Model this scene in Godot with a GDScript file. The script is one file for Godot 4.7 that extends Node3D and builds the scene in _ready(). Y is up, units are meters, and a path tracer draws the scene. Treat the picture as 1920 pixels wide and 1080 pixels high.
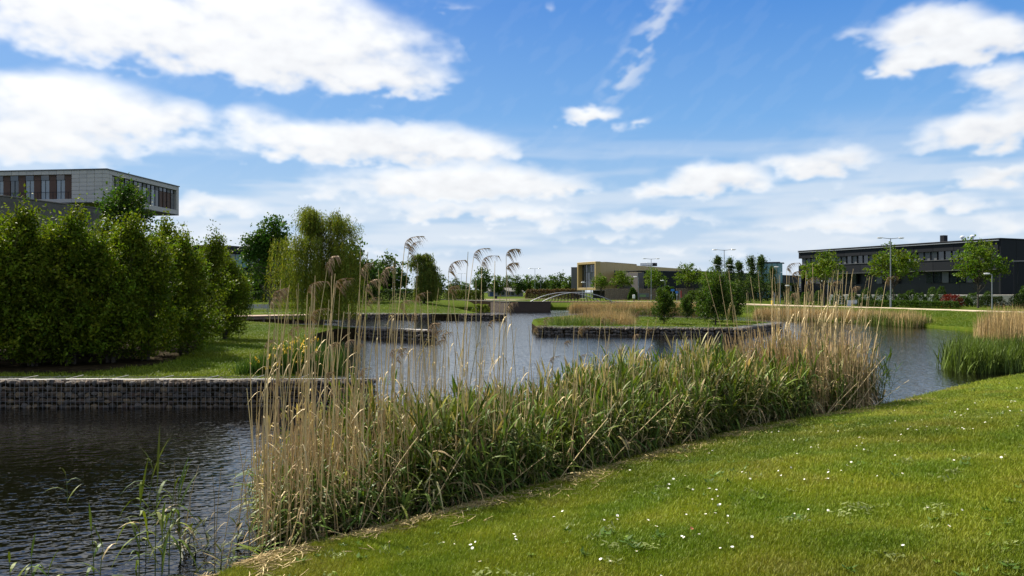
extends Node3D
# A pond in a business park: reed bed and lawn bank in front, gabion walls, an island, a footbridge, offices behind.
# Axes: x to the right, y up, the view runs along -z. The water lies at y = 0, the eye 2.5 m above it.

const F := 1480.0
var R := RandomNumberGenerator.new()
var names := {}
var M := {}
var sun_side := Vector3(-0.70, 0, -0.714)

class MB:
	var v := PackedVector3Array()
	var n := PackedVector3Array()
	var c := PackedColorArray()
	var uv := PackedVector2Array()
	var ix := PackedInt32Array()
	var col := Color.WHITE
	var tinted := false
	func vert(p: Vector3) -> int:
		v.push_back(p)
		c.push_back(col)
		return v.size() - 1
	func tri(a: Vector3, b: Vector3, d: Vector3):
		var i := v.size()
		v.push_back(a); v.push_back(b); v.push_back(d)
		c.push_back(col); c.push_back(col); c.push_back(col)
		ix.push_back(i); ix.push_back(i + 1); ix.push_back(i + 2)
	func quad(a: Vector3, b: Vector3, d: Vector3, e: Vector3):
		var i := v.size()
		v.push_back(a); v.push_back(b); v.push_back(d); v.push_back(e)
		c.push_back(col); c.push_back(col); c.push_back(col); c.push_back(col)
		ix.push_back(i); ix.push_back(i + 1); ix.push_back(i + 2)
		ix.push_back(i); ix.push_back(i + 2); ix.push_back(i + 3)
	func box(o: Vector3, s: Vector3, b := Basis.IDENTITY):
		var h := s * 0.5
		var p := []
		for k in 8:
			p.append(o + b * Vector3(h.x if k & 1 else -h.x, h.y if k & 2 else -h.y, h.z if k & 4 else -h.z))
		quad(p[0], p[2], p[3], p[1]); quad(p[4], p[5], p[7], p[6])
		quad(p[0], p[1], p[5], p[4]); quad(p[2], p[6], p[7], p[3])
		quad(p[0], p[4], p[6], p[2]); quad(p[1], p[3], p[7], p[5])
	func span(lo: Vector3, hi: Vector3):
		box((lo + hi) * 0.5, (hi - lo).abs())
	# a box with cut edges, so that its rims catch light
	func slab(lo: Vector3, hi: Vector3, e: float):
		var o := (lo + hi) * 0.5
		var h := (hi - lo).abs() * 0.5
		var i := h - Vector3(e, e, e)
		for s in [-1.0, 1.0]:
			quad(o + Vector3(s * h.x, -i.y, -i.z), o + Vector3(s * h.x, i.y, -i.z), o + Vector3(s * h.x, i.y, i.z), o + Vector3(s * h.x, -i.y, i.z))
			quad(o + Vector3(-i.x, s * h.y, -i.z), o + Vector3(i.x, s * h.y, -i.z), o + Vector3(i.x, s * h.y, i.z), o + Vector3(-i.x, s * h.y, i.z))
			quad(o + Vector3(-i.x, -i.y, s * h.z), o + Vector3(i.x, -i.y, s * h.z), o + Vector3(i.x, i.y, s * h.z), o + Vector3(-i.x, i.y, s * h.z))
			for t in [-1.0, 1.0]:
				quad(o + Vector3(s * h.x, t * i.y, -i.z), o + Vector3(s * i.x, t * h.y, -i.z), o + Vector3(s * i.x, t * h.y, i.z), o + Vector3(s * h.x, t * i.y, i.z))
				quad(o + Vector3(s * h.x, -i.y, t * i.z), o + Vector3(s * i.x, -i.y, t * h.z), o + Vector3(s * i.x, i.y, t * h.z), o + Vector3(s * h.x, i.y, t * i.z))
				quad(o + Vector3(-i.x, s * h.y, t * i.z), o + Vector3(-i.x, s * i.y, t * h.z), o + Vector3(i.x, s * i.y, t * h.z), o + Vector3(i.x, s * h.y, t * i.z))
	func tube(p: Array, r: Array, sides := 5, cap := true):
		var first := v.size()
		for k in p.size():
			var d: Vector3 = (p[mini(k + 1, p.size() - 1)] - p[maxi(k - 1, 0)]).normalized()
			var a := d.cross(Vector3(0.31, 0.2, 0.93)).normalized()
			var b := d.cross(a)
			for s in sides:
				var w := TAU * s / sides
				v.push_back(p[k] + (a * cos(w) + b * sin(w)) * r[k])
				c.push_back(col)
		for k in p.size() - 1:
			for s in sides:
				var i := first + k * sides + s
				var j := first + k * sides + (s + 1) % sides
				ix.append_array([i, j, j + sides, i, j + sides, i + sides])
		if cap and sides > 3:
			var e := first + (p.size() - 1) * sides
			for s in range(1, sides - 1):
				ix.append_array([e, e + s, e + s + 1])
	func leaf(o: Vector3, d: Vector3, side: Vector3, wide: float):
		quad(o, o + d * 0.45 + side * wide, o + d, o + d * 0.45 - side * wide)
	# a narrow ribbon along points, widest at a third
	func blade(p: Array, wide: float, side: Vector3):
		var first := v.size()
		var m := p.size() - 1
		for k in m:
			var t := float(k) / m
			var w := wide * (0.45 + 1.6 * t) if t < 0.33 else wide * (1.0 - pow((t - 0.33) / 0.67, 1.6))
			v.push_back(p[k] + side * w * 0.5); v.push_back(p[k] - side * w * 0.5)
			c.push_back(col); c.push_back(col)
		v.push_back(p[m]); c.push_back(col)
		for k in m - 1:
			var i := first + k * 2
			ix.append_array([i, i + 1, i + 3, i, i + 3, i + 2])
		ix.append_array([first + m * 2 - 2, first + m * 2 - 1, first + m * 2])
	func add(o: MB, t: Transform3D):
		var first := v.size()
		v.append_array(t * o.v)
		c.append_array(o.c)
		for i in o.ix:
			ix.push_back(i + first)
	func mesh(m: Material = null, smooth := false) -> ArrayMesh:
		var a := []
		a.resize(Mesh.ARRAY_MAX)
		a[Mesh.ARRAY_VERTEX] = v
		if tinted:
			a[Mesh.ARRAY_COLOR] = c
		if uv.size() == v.size():
			a[Mesh.ARRAY_TEX_UV] = uv
		if smooth and n.size() != v.size():
			n.resize(v.size())
			n.fill(Vector3.ZERO)
			for k in range(0, ix.size(), 3):
				var f := (v[ix[k + 2]] - v[ix[k]]).cross(v[ix[k + 1]] - v[ix[k]])
				n[ix[k]] += f; n[ix[k + 1]] += f; n[ix[k + 2]] += f
			for k in n.size():
				n[k] = n[k].normalized()
		if smooth:
			a[Mesh.ARRAY_NORMAL] = n
		a[Mesh.ARRAY_INDEX] = ix
		var r := ArrayMesh.new()
		r.add_surface_from_arrays(Mesh.PRIMITIVE_TRIANGLES, a)
		if m:
			r.surface_set_material(0, m)
		return r

func _ready():
	R.seed = 7
	camera_and_light()
	materials()
	ground()
	water_and_walls()
	print("setting ", Time.get_ticks_msec())
	buildings()
	bridge()
	furniture()
	print("built ", Time.get_ticks_msec())
	trees()
	print("trees ", Time.get_ticks_msec())
	hedges()
	reeds()
	print("reeds ", Time.get_ticks_msec())
	lawn()
	print("lawn ", Time.get_ticks_msec())

# ------------------------------------------------------------------ helpers
func numbered(s: String) -> String:
	var k: int = names.get(s, -1) + 1
	names[s] = k
	return s if k == 0 else "%s_%03d" % [s, k]

func tag(o: Node3D, label: String, category := "", group := "", kind := "") -> Node3D:
	if label: o.set_meta("label", label)
	if category: o.set_meta("category", category)
	if group: o.set_meta("group", group)
	if kind: o.set_meta("kind", kind)
	return o

func thing(called: String, label: String, category: String, at := Vector3.ZERO, turn := 0.0, group := "") -> Node3D:
	var o := Node3D.new()
	o.name = numbered(called)
	add_child(o)
	o.position = at
	o.rotation.y = turn
	return tag(o, label, category, group)

func part(called: String, mesh: Mesh, m: Material, parent: Node, at := Vector3.ZERO) -> MeshInstance3D:
	var o := MeshInstance3D.new()
	o.name = called if parent != self else numbered(called)
	o.mesh = mesh
	if m: o.material_override = m
	parent.add_child(o, true)
	o.position = at
	return o

func copy(o: Node3D, label: String, at: Vector3, turn: float, size := 1.0, group := "", tall := 1.0) -> Node3D:
	var c: Node3D = o.duplicate()
	c.name = numbered(String(o.name).rstrip("0123456789").rstrip("_"))
	add_child(c)
	c.position = at
	c.rotation = Vector3(0, turn, 0)
	c.scale = Vector3(size, size * tall, size)
	tag(c, label, "", group)
	return c

# distance from the middle of the view, sideways, of something seen px pixels from the picture's left edge, d metres away
func off(px: float, d: float) -> float:
	return (px - 960.0) * d / F

func smooth(a: float, b: float, x: float) -> float:
	var t := clampf((x - a) / (b - a), 0, 1)
	return t * t * (3 - 2 * t)

func table(x: float, t: Array) -> float:
	if x <= t[0][0]: return t[0][1]
	for k in t.size() - 1:
		if x <= t[k + 1][0]:
			return lerpf(t[k][1], t[k + 1][1], (x - t[k][0]) / (t[k + 1][0] - t[k][0]))
	return t[-1][1]

func noise(f: float, octaves := 4, s := 1, kind := FastNoiseLite.TYPE_SIMPLEX_SMOOTH) -> FastNoiseLite:
	var q := FastNoiseLite.new()
	q.noise_type = kind
	q.frequency = f
	q.seed = s
	q.fractal_octaves = octaves
	q.fractal_type = FastNoiseLite.FRACTAL_FBM
	return q

func ramp(stops: Array) -> Gradient:
	var g := Gradient.new()
	var o := PackedFloat32Array()
	var c := PackedColorArray()
	for s in stops:
		o.push_back(s[0]); c.push_back((s[1] as Color).linear_to_srgb())
	g.offsets = o
	g.colors = c
	return g

func noise_map(q: FastNoiseLite, g: Gradient = null, size := 512, normal := 0.0) -> NoiseTexture2D:
	var t := NoiseTexture2D.new()
	t.width = size
	t.height = size
	t.seamless = true
	t.noise = q
	if g: t.color_ramp = g
	if normal > 0:
		t.as_normal_map = true
		t.bump_strength = normal
	return t

func mat(c: Color, rough := 0.8, metal := 0.0) -> StandardMaterial3D:
	var m := StandardMaterial3D.new()
	m.albedo_color = c.linear_to_srgb()
	m.roughness = rough
	m.metallic = metal
	return m

func patchy(stops: Array, scale: float, rough := 0.9, relief := 0.0, f := 0.012, octaves := 5, s := 1) -> StandardMaterial3D:
	var m := mat(Color.WHITE, rough)
	m.albedo_texture = noise_map(noise(f, octaves, s), ramp(stops))
	m.uv1_triplanar = true
	m.uv1_world_triplanar = true
	m.uv1_scale = Vector3(scale, scale, scale)
	if relief > 0:
		m.heightmap_enabled = true
		m.heightmap_texture = noise_map(noise(f * 2, octaves, s + 4))
		m.heightmap_scale = relief
	return m

func foliage(glow := 0.5, rough := 0.55) -> StandardMaterial3D:
	var m := mat(Color.WHITE, rough)
	m.vertex_color_use_as_albedo = true
	m.metallic_specular = 0.22
	m.backlight_enabled = true
	m.backlight = Color(glow * 0.95, glow, glow * 0.45).linear_to_srgb()
	return m

# ------------------------------------------------------------------ camera, sky, sun
func camera_and_light():
	var cam := Camera3D.new()
	cam.name = "camera"
	cam.fov = rad_to_deg(2 * atan(540.0 / F))
	cam.near = 0.1
	cam.far = 6000
	cam.position = Vector3(0, 2.5, 0)
	cam.rotation.x = atan(8.0 / F)
	add_child(cam)
	cam.current = true
	var e := Environment.new()
	e.tonemap_mode = Environment.TONE_MAPPER_LINEAR
	e.tonemap_exposure = 2.4
	e.background_mode = Environment.BG_SKY
	e.sdfgi_enabled = true
	e.ssao_enabled = true
	e.ssil_enabled = true
	var sm := PanoramaSkyMaterial.new()
	sm.panorama = ImageTexture.create_from_image(sky_image())
	var sky := Sky.new()
	sky.sky_material = sm
	e.sky = sky
	e.background_energy_multiplier = 0.417
	var w := WorldEnvironment.new()
	w.name = "air"
	w.environment = e
	add_child(w)
	var s := DirectionalLight3D.new()
	s.name = "sun"
	s.light_energy = 1.6
	s.light_color = Color(1.0, 0.965, 0.90)
	s.light_angular_distance = 0.5
	s.shadow_enabled = true
	s.sky_mode = DirectionalLight3D.SKY_MODE_LIGHT_ONLY
	add_child(s)
	s.look_at_from_position(Vector3(sun_side.x, 1.06, sun_side.z) * 100, Vector3.ZERO)

func sky_image() -> Image:
	var W := 4096
	var H := 2048
	var per := W / 360.0
	# coarse field of cloud cover, 0.5 degrees a cell: x azimuth -180..180, y elevation 0..90
	var GW := 720
	var GH := 200
	var field := PackedFloat32Array()
	field.resize(GW * GH)
	var low := PackedFloat32Array()
	low.resize(GW * GH)
	var blobs := []
	# clouds in view: middle x, middle y, half width, half height in picture pixels, thickness
	for b in [[300, 60, 360, 85, 1.0], [560, 90, 270, 90, 1.0], [700, 140, 150, 45, 0.9], [120, 20, 200, 70, 1.0], [480, 30, 240, 80, 1.0], [640, 60, 120, 60, 0.85],
			[140, 215, 250, 75, 1.0], [60, 240, 220, 90, 0.9], [330, 220, 80, 40, 0.8], [480, 225, 75, 35, 0.5], [80, 295, 170, 32, 0.6],
			[720, 272, 250, 44, 1.0], [560, 265, 110, 30, 0.7], [860, 285, 120, 26, 0.9],
			[860, 345, 250, 38, 1.0], [640, 355, 110, 25, 0.7], [1050, 352, 70, 18, 0.8], [740, 375, 110, 14, 0.5],
			[395, 388, 115, 22, 0.7], [380, 372, 50, 14, 0.6],
			[880, 398, 230, 20, 0.75], [1220, 414, 130, 20, 0.75], [1060, 420, 70, 13, 0.55], [880, 445, 60, 9, 0.45], [1130, 445, 90, 9, 0.5],
			[1108, 216, 55, 17, 0.95], [1203, 229, 20, 11, 0.6], [1150, 232, 24, 9, 0.4],
			[1350, 338, 100, 32, 1.0], [1250, 354, 90, 18, 0.8], [1180, 371, 42, 9, 0.5],
			[1560, 305, 85, 34, 0.95], [1470, 300, 55, 14, 0.55], [1640, 285, 40, 9, 0.3],
			[1740, 55, 120, 42, 1.0], [1700, 110, 70, 28, 1.0], [1860, 75, 90, 40, 1.0], [1610, 62, 42, 13, 0.55], [1800, 90, 120, 35, 0.9],
			[1880, 148, 90, 30, 0.75], [1820, 172, 55, 13, 0.5],
			[1850, 245, 130, 38, 1.0], [1740, 275, 60, 18, 0.7], [1920, 230, 90, 40, 1.0],
			[1860, 333, 100, 22, 1.0], [1700, 384, 150, 20, 0.8], [1830, 378, 60, 15, 0.6], [1560, 420, 150, 16, 0.65], [1700, 412, 90, 12, 0.55], [1880, 415, 70, 22, 0.55], [1470, 430, 40, 9, 0.5],
			[700, 470, 300, 12, 0.45], [1250, 470, 220, 10, 0.4], [480, 440, 200, 16, 0.4], [1600, 455, 200, 10, 0.4], [300, 440, 120, 20, 0.4],
			[830, 8, 60, 14, 0.45], [1030, 8, 14, 8, 0.3]]:
		var az := rad_to_deg(atan((b[0] - 960.0) / F))
		var k := cos(deg_to_rad(az))
		blobs.append([az, rad_to_deg(atan((548.0 - b[1]) / F * k)), b[2] / F * 57.3 * k * k, b[3] / F * 57.3 * k, b[4]])
	var r := RandomNumberGenerator.new()
	r.seed = 21
	# the same kind of sky all round
	for k in 420:
		var el := pow(r.randf(), 1.5) * 62.0 + 4.0
		var az := r.randf_range(-180, 180)
		if absf(az) < 38 and el < 23:
			continue
		var s := 0.3 + el * 0.075
		var wide := r.randf_range(1.5, 6.0) * s
		blobs.append([az, el, wide / maxf(0.35, cos(deg_to_rad(el))), wide * r.randf_range(0.18, 0.34), r.randf_range(0.5, 1.05)])
		blobs.append([az + wide * r.randf_range(-0.6, 0.6), el + wide * 0.12, wide * 0.5, wide * 0.18, 0.8])
	for b in blobs:
		var x0 := int((b[0] - b[2] * 1.6 + 180) * 2)
		var x1 := int((b[0] + b[2] * 1.6 + 180) * 2) + 1
		var y0 := maxi(0, int((b[1] - b[3] * 1.6) * 2))
		var y1 := mini(GH - 1, int((b[1] + b[3] * 1.6) * 2) + 1)
		for y in range(y0, y1 + 1):
			for x in range(x0, x1 + 1):
				var dx: float = (x * 0.5 - 180 - b[0]) / b[2]
				var dy: float = (y * 0.5 - b[1]) / b[3]
				if dy < 0: dy *= 1.25
				var d := dx * dx + dy * dy
				if d < 2.2:
					var i := y * GW + posmod(x, GW)
					var g: float = b[4] * (1.0 - d * 0.62)
					if g > field[i]:
						field[i] = g
						low[i] = clampf(0.5 - dy * 0.5, 0, 1)
	var q := noise(0.16, 5, 5)
	var q2 := noise(0.5, 4, 9)
	var sheet := noise(0.22, 4, 19)
	var wisp := noise(0.35, 4, 14)
	var top := [[0.0, Color(0.60, 0.71, 0.84)], [3.0, Color(0.52, 0.67, 0.85)], [7.0, Color(0.38, 0.59, 0.85)], [12.0, Color(0.20, 0.44, 0.82)], [20.0, Color(0.085, 0.28, 0.72)], [35.0, Color(0.075, 0.24, 0.60)], [90.0, Color(0.05, 0.18, 0.5)]]
	var img := Image.create(W, H, false, Image.FORMAT_RGBF)
	img.fill(Color(0.16, 0.17, 0.13))
	var data := PackedFloat32Array()
	data.resize(W * H * 3)
	data.fill(0.15)
	var sun_dir := Vector3(sun_side.x, 1.06, sun_side.z).normalized()
	for y in range(0, H / 2):
		var el := 90.0 - (y + 0.5) * 180.0 / H
		var base: Color = top[-1][1]
		for k in top.size() - 1:
			if el <= top[k + 1][0]:
				base = (top[k][1] as Color).lerp(top[k + 1][1], (el - top[k][0]) / (top[k + 1][0] - top[k][0]))
				break
		var ce := cos(deg_to_rad(el))
		var fine := el < 24.0
		if not fine and y % 2 == 1:
			for i in W * 3:
				data[y * W * 3 + i] = data[(y - 1) * W * 3 + i]
			continue
		var x := 0
		while x < W:
			var az := (x + 0.5) / per
			if az > 180.0: az -= 360.0
			var near := fine and absf(az) < 36.0
			var gx := (az + 180) * 2.0
			var gy := el * 2.0
			# the outline of a cloud wanders
			var ring := Vector2.from_angle(deg_to_rad(az)) * 45.84
			var n1 := q.get_noise_3d(ring.x, el * 1.7, ring.y)
			var n2 := q2.get_noise_3d(ring.x, el * 1.6, ring.y)
			gx += n1 * 2.6
			gy += n2 * 1.6
			var xi := int(floor(gx))
			var yi := clampi(int(gy), 0, GH - 2)
			var fx := gx - xi
			var fy := clampf(gy - yi, 0, 1)
			var a := yi * GW + posmod(xi, GW)
			var b2 := yi * GW + posmod(xi + 1, GW)
			var f := lerpf(lerpf(field[a], field[b2], fx), lerpf(field[a + GW], field[b2 + GW], fx), fy)
			var dens := 0.0
			if f > 0.02:
				dens = smooth(0.08, 0.85, f + n1 * 0.36 + n2 * 0.30)
			var col := base
			# thin high streaks
			var st := wisp.get_noise_2d(az * 0.55 + el * 0.35, el * 1.5 - az * 1.1)
			var veil := clampf((st - 0.1) * 0.15, 0, 0.03) * clampf(1.2 - el / 50.0, 0.2, 1.0)
			var band := absf((az - 7.6) - (el - 14.0) * 0.62)
			if el > 12.0 and el < 26.0 and band < 2.0:
				veil += (1.0 - band / 2.0) * clampf(0.25 + n2 * 0.9 + st * 0.8, 0, 0.55) * smooth(12.0, 15.0, el)
			if el < 6.0:
				veil += 0.26 * (1 - el / 6.0)
			if el < 13.0:
				veil += clampf(0.22 + sheet.get_noise_3d(ring.x * 0.35, el * 2.6, ring.y * 0.35) * 1.1, 0, 0.5) * smooth(13.0, 6.0, el)
			col = col.lerp(Color(0.86, 0.9, 0.95), minf(veil, 0.6))
			if dens > 0.0:
				var lw := lerpf(lerpf(low[a], low[b2], fx), lerpf(low[a + GW], low[b2 + GW], fx), fy)
				var body := clampf(1.05 - 0.20 * lw * smooth(0.3, 1.0, dens) + n2 * 0.07 + n1 * 0.06, 0.7, 1.1)
				var cc := Color(body * 0.97, body * 0.985, body * 1.0 + (1.0 - minf(body, 1.0)) * 0.12)
				if el < 8.0:
					cc = cc.lerp(Color(0.74, 0.79, 0.86), 0.35 * (1 - el / 8.0))
				col = col.lerp(cc, dens * 0.97)
			# the air is brighter round the sun
			var dir := Vector3(sin(deg_to_rad(az)) * ce, sin(deg_to_rad(el)), -cos(deg_to_rad(az)) * ce)
			var glow := pow(maxf(0, dir.dot(sun_dir)), 6) * 0.25
			var i := (y * W + x) * 3
			var cr := col.r + glow
			var cg := col.g + glow * 0.97
			var cb := col.b + glow * 0.9
			data[i] = cr; data[i + 1] = cg; data[i + 2] = cb
			x += 1
			if not near:
				data[i + 3] = cr; data[i + 4] = cg; data[i + 5] = cb
				if not fine:
					data[i + 6] = cr; data[i + 7] = cg; data[i + 8] = cb
					data[i + 9] = cr; data[i + 10] = cg; data[i + 11] = cb
					x += 2
				x += 1
	return Image.create_from_data(W, H, false, Image.FORMAT_RGBF, data.to_byte_array())

# ------------------------------------------------------------------ materials
func materials():
	M.lawn = patchy([[0.2, Color(0.028, 0.050, 0.005)], [0.45, Color(0.042, 0.066, 0.006)], [0.6, Color(0.052, 0.074, 0.007)], [0.8, Color(0.07, 0.08, 0.012)]], 0.35, 0.95, 2.0, 0.02, 6, 3)
	M.lawn.metallic_specular = 0.1
	M.soil = patchy([[0.3, Color(0.012, 0.009, 0.005)], [0.7, Color(0.034, 0.026, 0.013)]], 0.5, 0.95, 2.0)
	M.soil.metallic_specular = 0.1
	M.path = patchy([[0.3, Color(0.33, 0.26, 0.18)], [0.7, Color(0.41, 0.33, 0.24)]], 0.3, 0.9)
	M.concrete = patchy([[0.25, Color(0.06, 0.058, 0.055)], [0.7, Color(0.085, 0.082, 0.078)]], 0.12, 0.85, 0.3)
	M.cladding = mat(Color(0.34, 0.335, 0.325), 0.5, 0.0)
	M.cladding2 = mat(Color(0.31, 0.305, 0.30), 0.5, 0.0)
	M.grey_side = mat(Color(0.08, 0.084, 0.09), 0.5, 0.0)
	M.dark_metal = mat(Color(0.02, 0.022, 0.026), 0.55, 0.1)
	M.dark_wall = mat(Color(0.013, 0.015, 0.019), 0.6, 0.0)
	M.dark_wall2 = mat(Color(0.016, 0.018, 0.022), 0.6, 0.0)
	for k in ["dark_wall", "dark_wall2", "dark_metal"]: M[k].metallic_specular = 0.2
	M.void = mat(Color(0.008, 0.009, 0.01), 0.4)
	M.slat = mat(Color(0.085, 0.09, 0.095), 0.5, 0.1)
	M.blind = mat(Color(0.2, 0.21, 0.215), 0.6)
	M.pane = mat(Color(0.02, 0.025, 0.03), 0.06)
	M.pane.metallic_specular = 0.7
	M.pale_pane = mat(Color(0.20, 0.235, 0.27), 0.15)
	M.wood = mat(Color(0.055, 0.023, 0.012), 0.6)
	M.gold = mat(Color(0.33, 0.24, 0.09), 0.5, 0.1)
	M.grey_block = mat(Color(0.085, 0.08, 0.08), 0.7)
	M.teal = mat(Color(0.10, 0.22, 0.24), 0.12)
	M.steel = mat(Color(0.22, 0.24, 0.26), 0.45, 0.3)
	M.lamp_head = mat(Color(0.62, 0.64, 0.66), 0.4, 0.2)
	M.wire = mat(Color(0.26, 0.26, 0.26), 0.5, 0.3)
	M.white = mat(Color(0.7, 0.7, 0.69), 0.5)
	M.render = mat(Color(0.25, 0.24, 0.22), 0.8)
	M.brick = patchy([[0.2, Color(0.02, 0.014, 0.01)], [0.5, Color(0.05, 0.034, 0.025)], [0.8, Color(0.09, 0.062, 0.046)]], 0.9, 0.9, 2.0, 0.05, 4)
	M.pale_stone = patchy([[0.3, Color(0.30, 0.27, 0.23)], [0.7, Color(0.42, 0.38, 0.33)]], 0.4, 0.9)
	M.pale_wall = patchy([[0.3, Color(0.55, 0.50, 0.43)], [0.7, Color(0.70, 0.65, 0.57)]], 0.4, 0.9)
	M.fence_wood = patchy([[0.3, Color(0.10, 0.075, 0.05)], [0.7, Color(0.18, 0.14, 0.10)]], 0.6, 0.9)
	M.deck = patchy([[0.3, Color(0.19, 0.125, 0.085)], [0.7, Color(0.27, 0.185, 0.13)]], 0.6, 0.85)
	M.stone = []
	for c in [Color(0.17, 0.125, 0.085), Color(0.23, 0.165, 0.105), Color(0.12, 0.10, 0.085), Color(0.30, 0.215, 0.125), Color(0.20, 0.17, 0.145), Color(0.13, 0.085, 0.06)]:
		var s := patchy([[0.25, c * 0.3], [0.75, c * 0.8]], 2.5, 0.9, 1.0, 0.03, 4, M.stone.size() + 2)
		M.stone.append(s)
	M.leaves = foliage(0.75)
	M.reed_leaf = foliage(0.45, 0.5)
	M.dry = foliage(0.12, 0.65)
	M.bark = patchy([[0.3, Color(0.035, 0.028, 0.02)], [0.7, Color(0.085, 0.07, 0.05)]], 1.5, 0.95, 1.5)
	M.red = mat(Color(0.35, 0.03, 0.02), 0.5)
	M.blue = mat(Color(0.02, 0.13, 0.42), 0.4)
	M.yellow = mat(Color(0.75, 0.55, 0.02), 0.45)
	var w := mat(Color(0.0022, 0.0020, 0.0014), 0.06)
	w.metallic_specular = 0.36
	w.normal_enabled = true
	w.normal_texture = noise_map(noise(0.022, 3, 31, FastNoiseLite.TYPE_SIMPLEX), null, 1024, 8.0)
	w.normal_scale = 0.165
	w.uv1_scale = Vector3(1, 1, 1)
	M.water = w

# ------------------------------------------------------------------ ground, water, walls
const PLANTED := [Vector2(-14.2, -18.6), Vector2(-10.4, -19.2), Vector2(-9.6, -21.5), Vector2(-10.2, -25), Vector2(-12.0, -31), Vector2(-15, -34), Vector2(-23, -30), Vector2(-20, -20)]
const FG_DIR := Vector2(0.675, 0.738)
var shore := [Vector2(-18, 7.5), Vector2(-10, 0.1), Vector2(-6.3, -3.3), Vector2(-2.64, -6.74), Vector2(-2.29, -7.37), Vector2(-1.43, -8.13), Vector2(-0.06, -9.55), Vector2(1.9, -11.76), Vector2(4.19, -14.1), Vector2(7.5, -16.6), Vector2(13.0, -21.7), Vector2(15.2, -23.4), Vector2(20, -28.2), Vector2(26, -34.5), Vector2(31, -40.5)]
const FG := [[0.0, -0.3], [0.06, 0.05], [0.3, 0.12], [0.8, 0.17], [1.3, 0.22], [1.8, 0.33], [2.4, 0.40], [3.2, 0.49], [4.2, 0.60], [5.5, 0.75], [7.0, 0.9], [9.0, 1.0], [13.0, 1.15], [20.0, 1.2], [40.0, 1.2], [120.0, 1.2], [500.0, 1.2], [2600.0, 1.2]]
const RB := [[0.0, -0.3], [0.06, 0.14], [0.3, 0.22], [0.8, 0.32], [1.5, 0.42], [2.2, 0.52], [3.0, 0.63], [4.0, 0.76], [5.0, 0.86], [6.0, 0.94], [7.5, 1.0], [9.0, 1.0], [13.0, 1.0], [20.0, 1.0], [40.0, 1.05], [120.0, 1.15], [500.0, 1.2], [2600.0, 1.2]]
const BK := [[0.0, -0.3], [0.06, 0.25], [0.3, 0.45], [0.8, 0.65], [1.5, 0.85], [2.2, 0.98], [3.0, 1.1], [4.0, 1.2], [5.0, 1.22], [6.0, 1.22], [7.5, 1.22], [9.0, 1.22], [13.0, 1.22], [20.0, 1.22], [40.0, 1.22], [120.0, 1.22], [500.0, 1.22], [2600.0, 1.22]]
var rough_ground: FastNoiseLite

func bank_height(t: float) -> float:
	return table(t, FG)

# a point of the near bank: s metres along the shore polyline's index, t metres inland
func bank(i: float, t: float) -> Vector3:
	var k := clampi(int(i), 0, shore.size() - 2)
	var p: Vector2 = (shore[k] as Vector2).lerp(shore[k + 1], i - k) + FG_DIR * t
	return Vector3(p.x, bank_height(t) + bump(p) * smooth(0.2, 1.5, t), p.y)

func bump(p: Vector2) -> float:
	return rough_ground.get_noise_2d(p.x, p.y) * 0.05

# height of the right bank by the distance to its waterline
func right_bank_height(p: Vector2) -> float:
	var edge := [Vector2(31.5, -46), Vector2(28.9, -48.5), Vector2(29.3, -56), Vector2(28.6, -63), Vector2(25.5, -71), Vector2(23.9, -80), Vector2(20, -88)]
	var best := 1e9
	for k in edge.size() - 1:
		best = minf(best, Geometry2D.get_closest_point_to_segment(p, edge[k], edge[k + 1]).distance_to(p))
	return table(best * 1.08, RB) + bump(p) * smooth(0.2, 1.5, best)

func structure(o: Node3D) -> Node3D:
	o.set_meta("kind", "structure")
	return o

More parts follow.
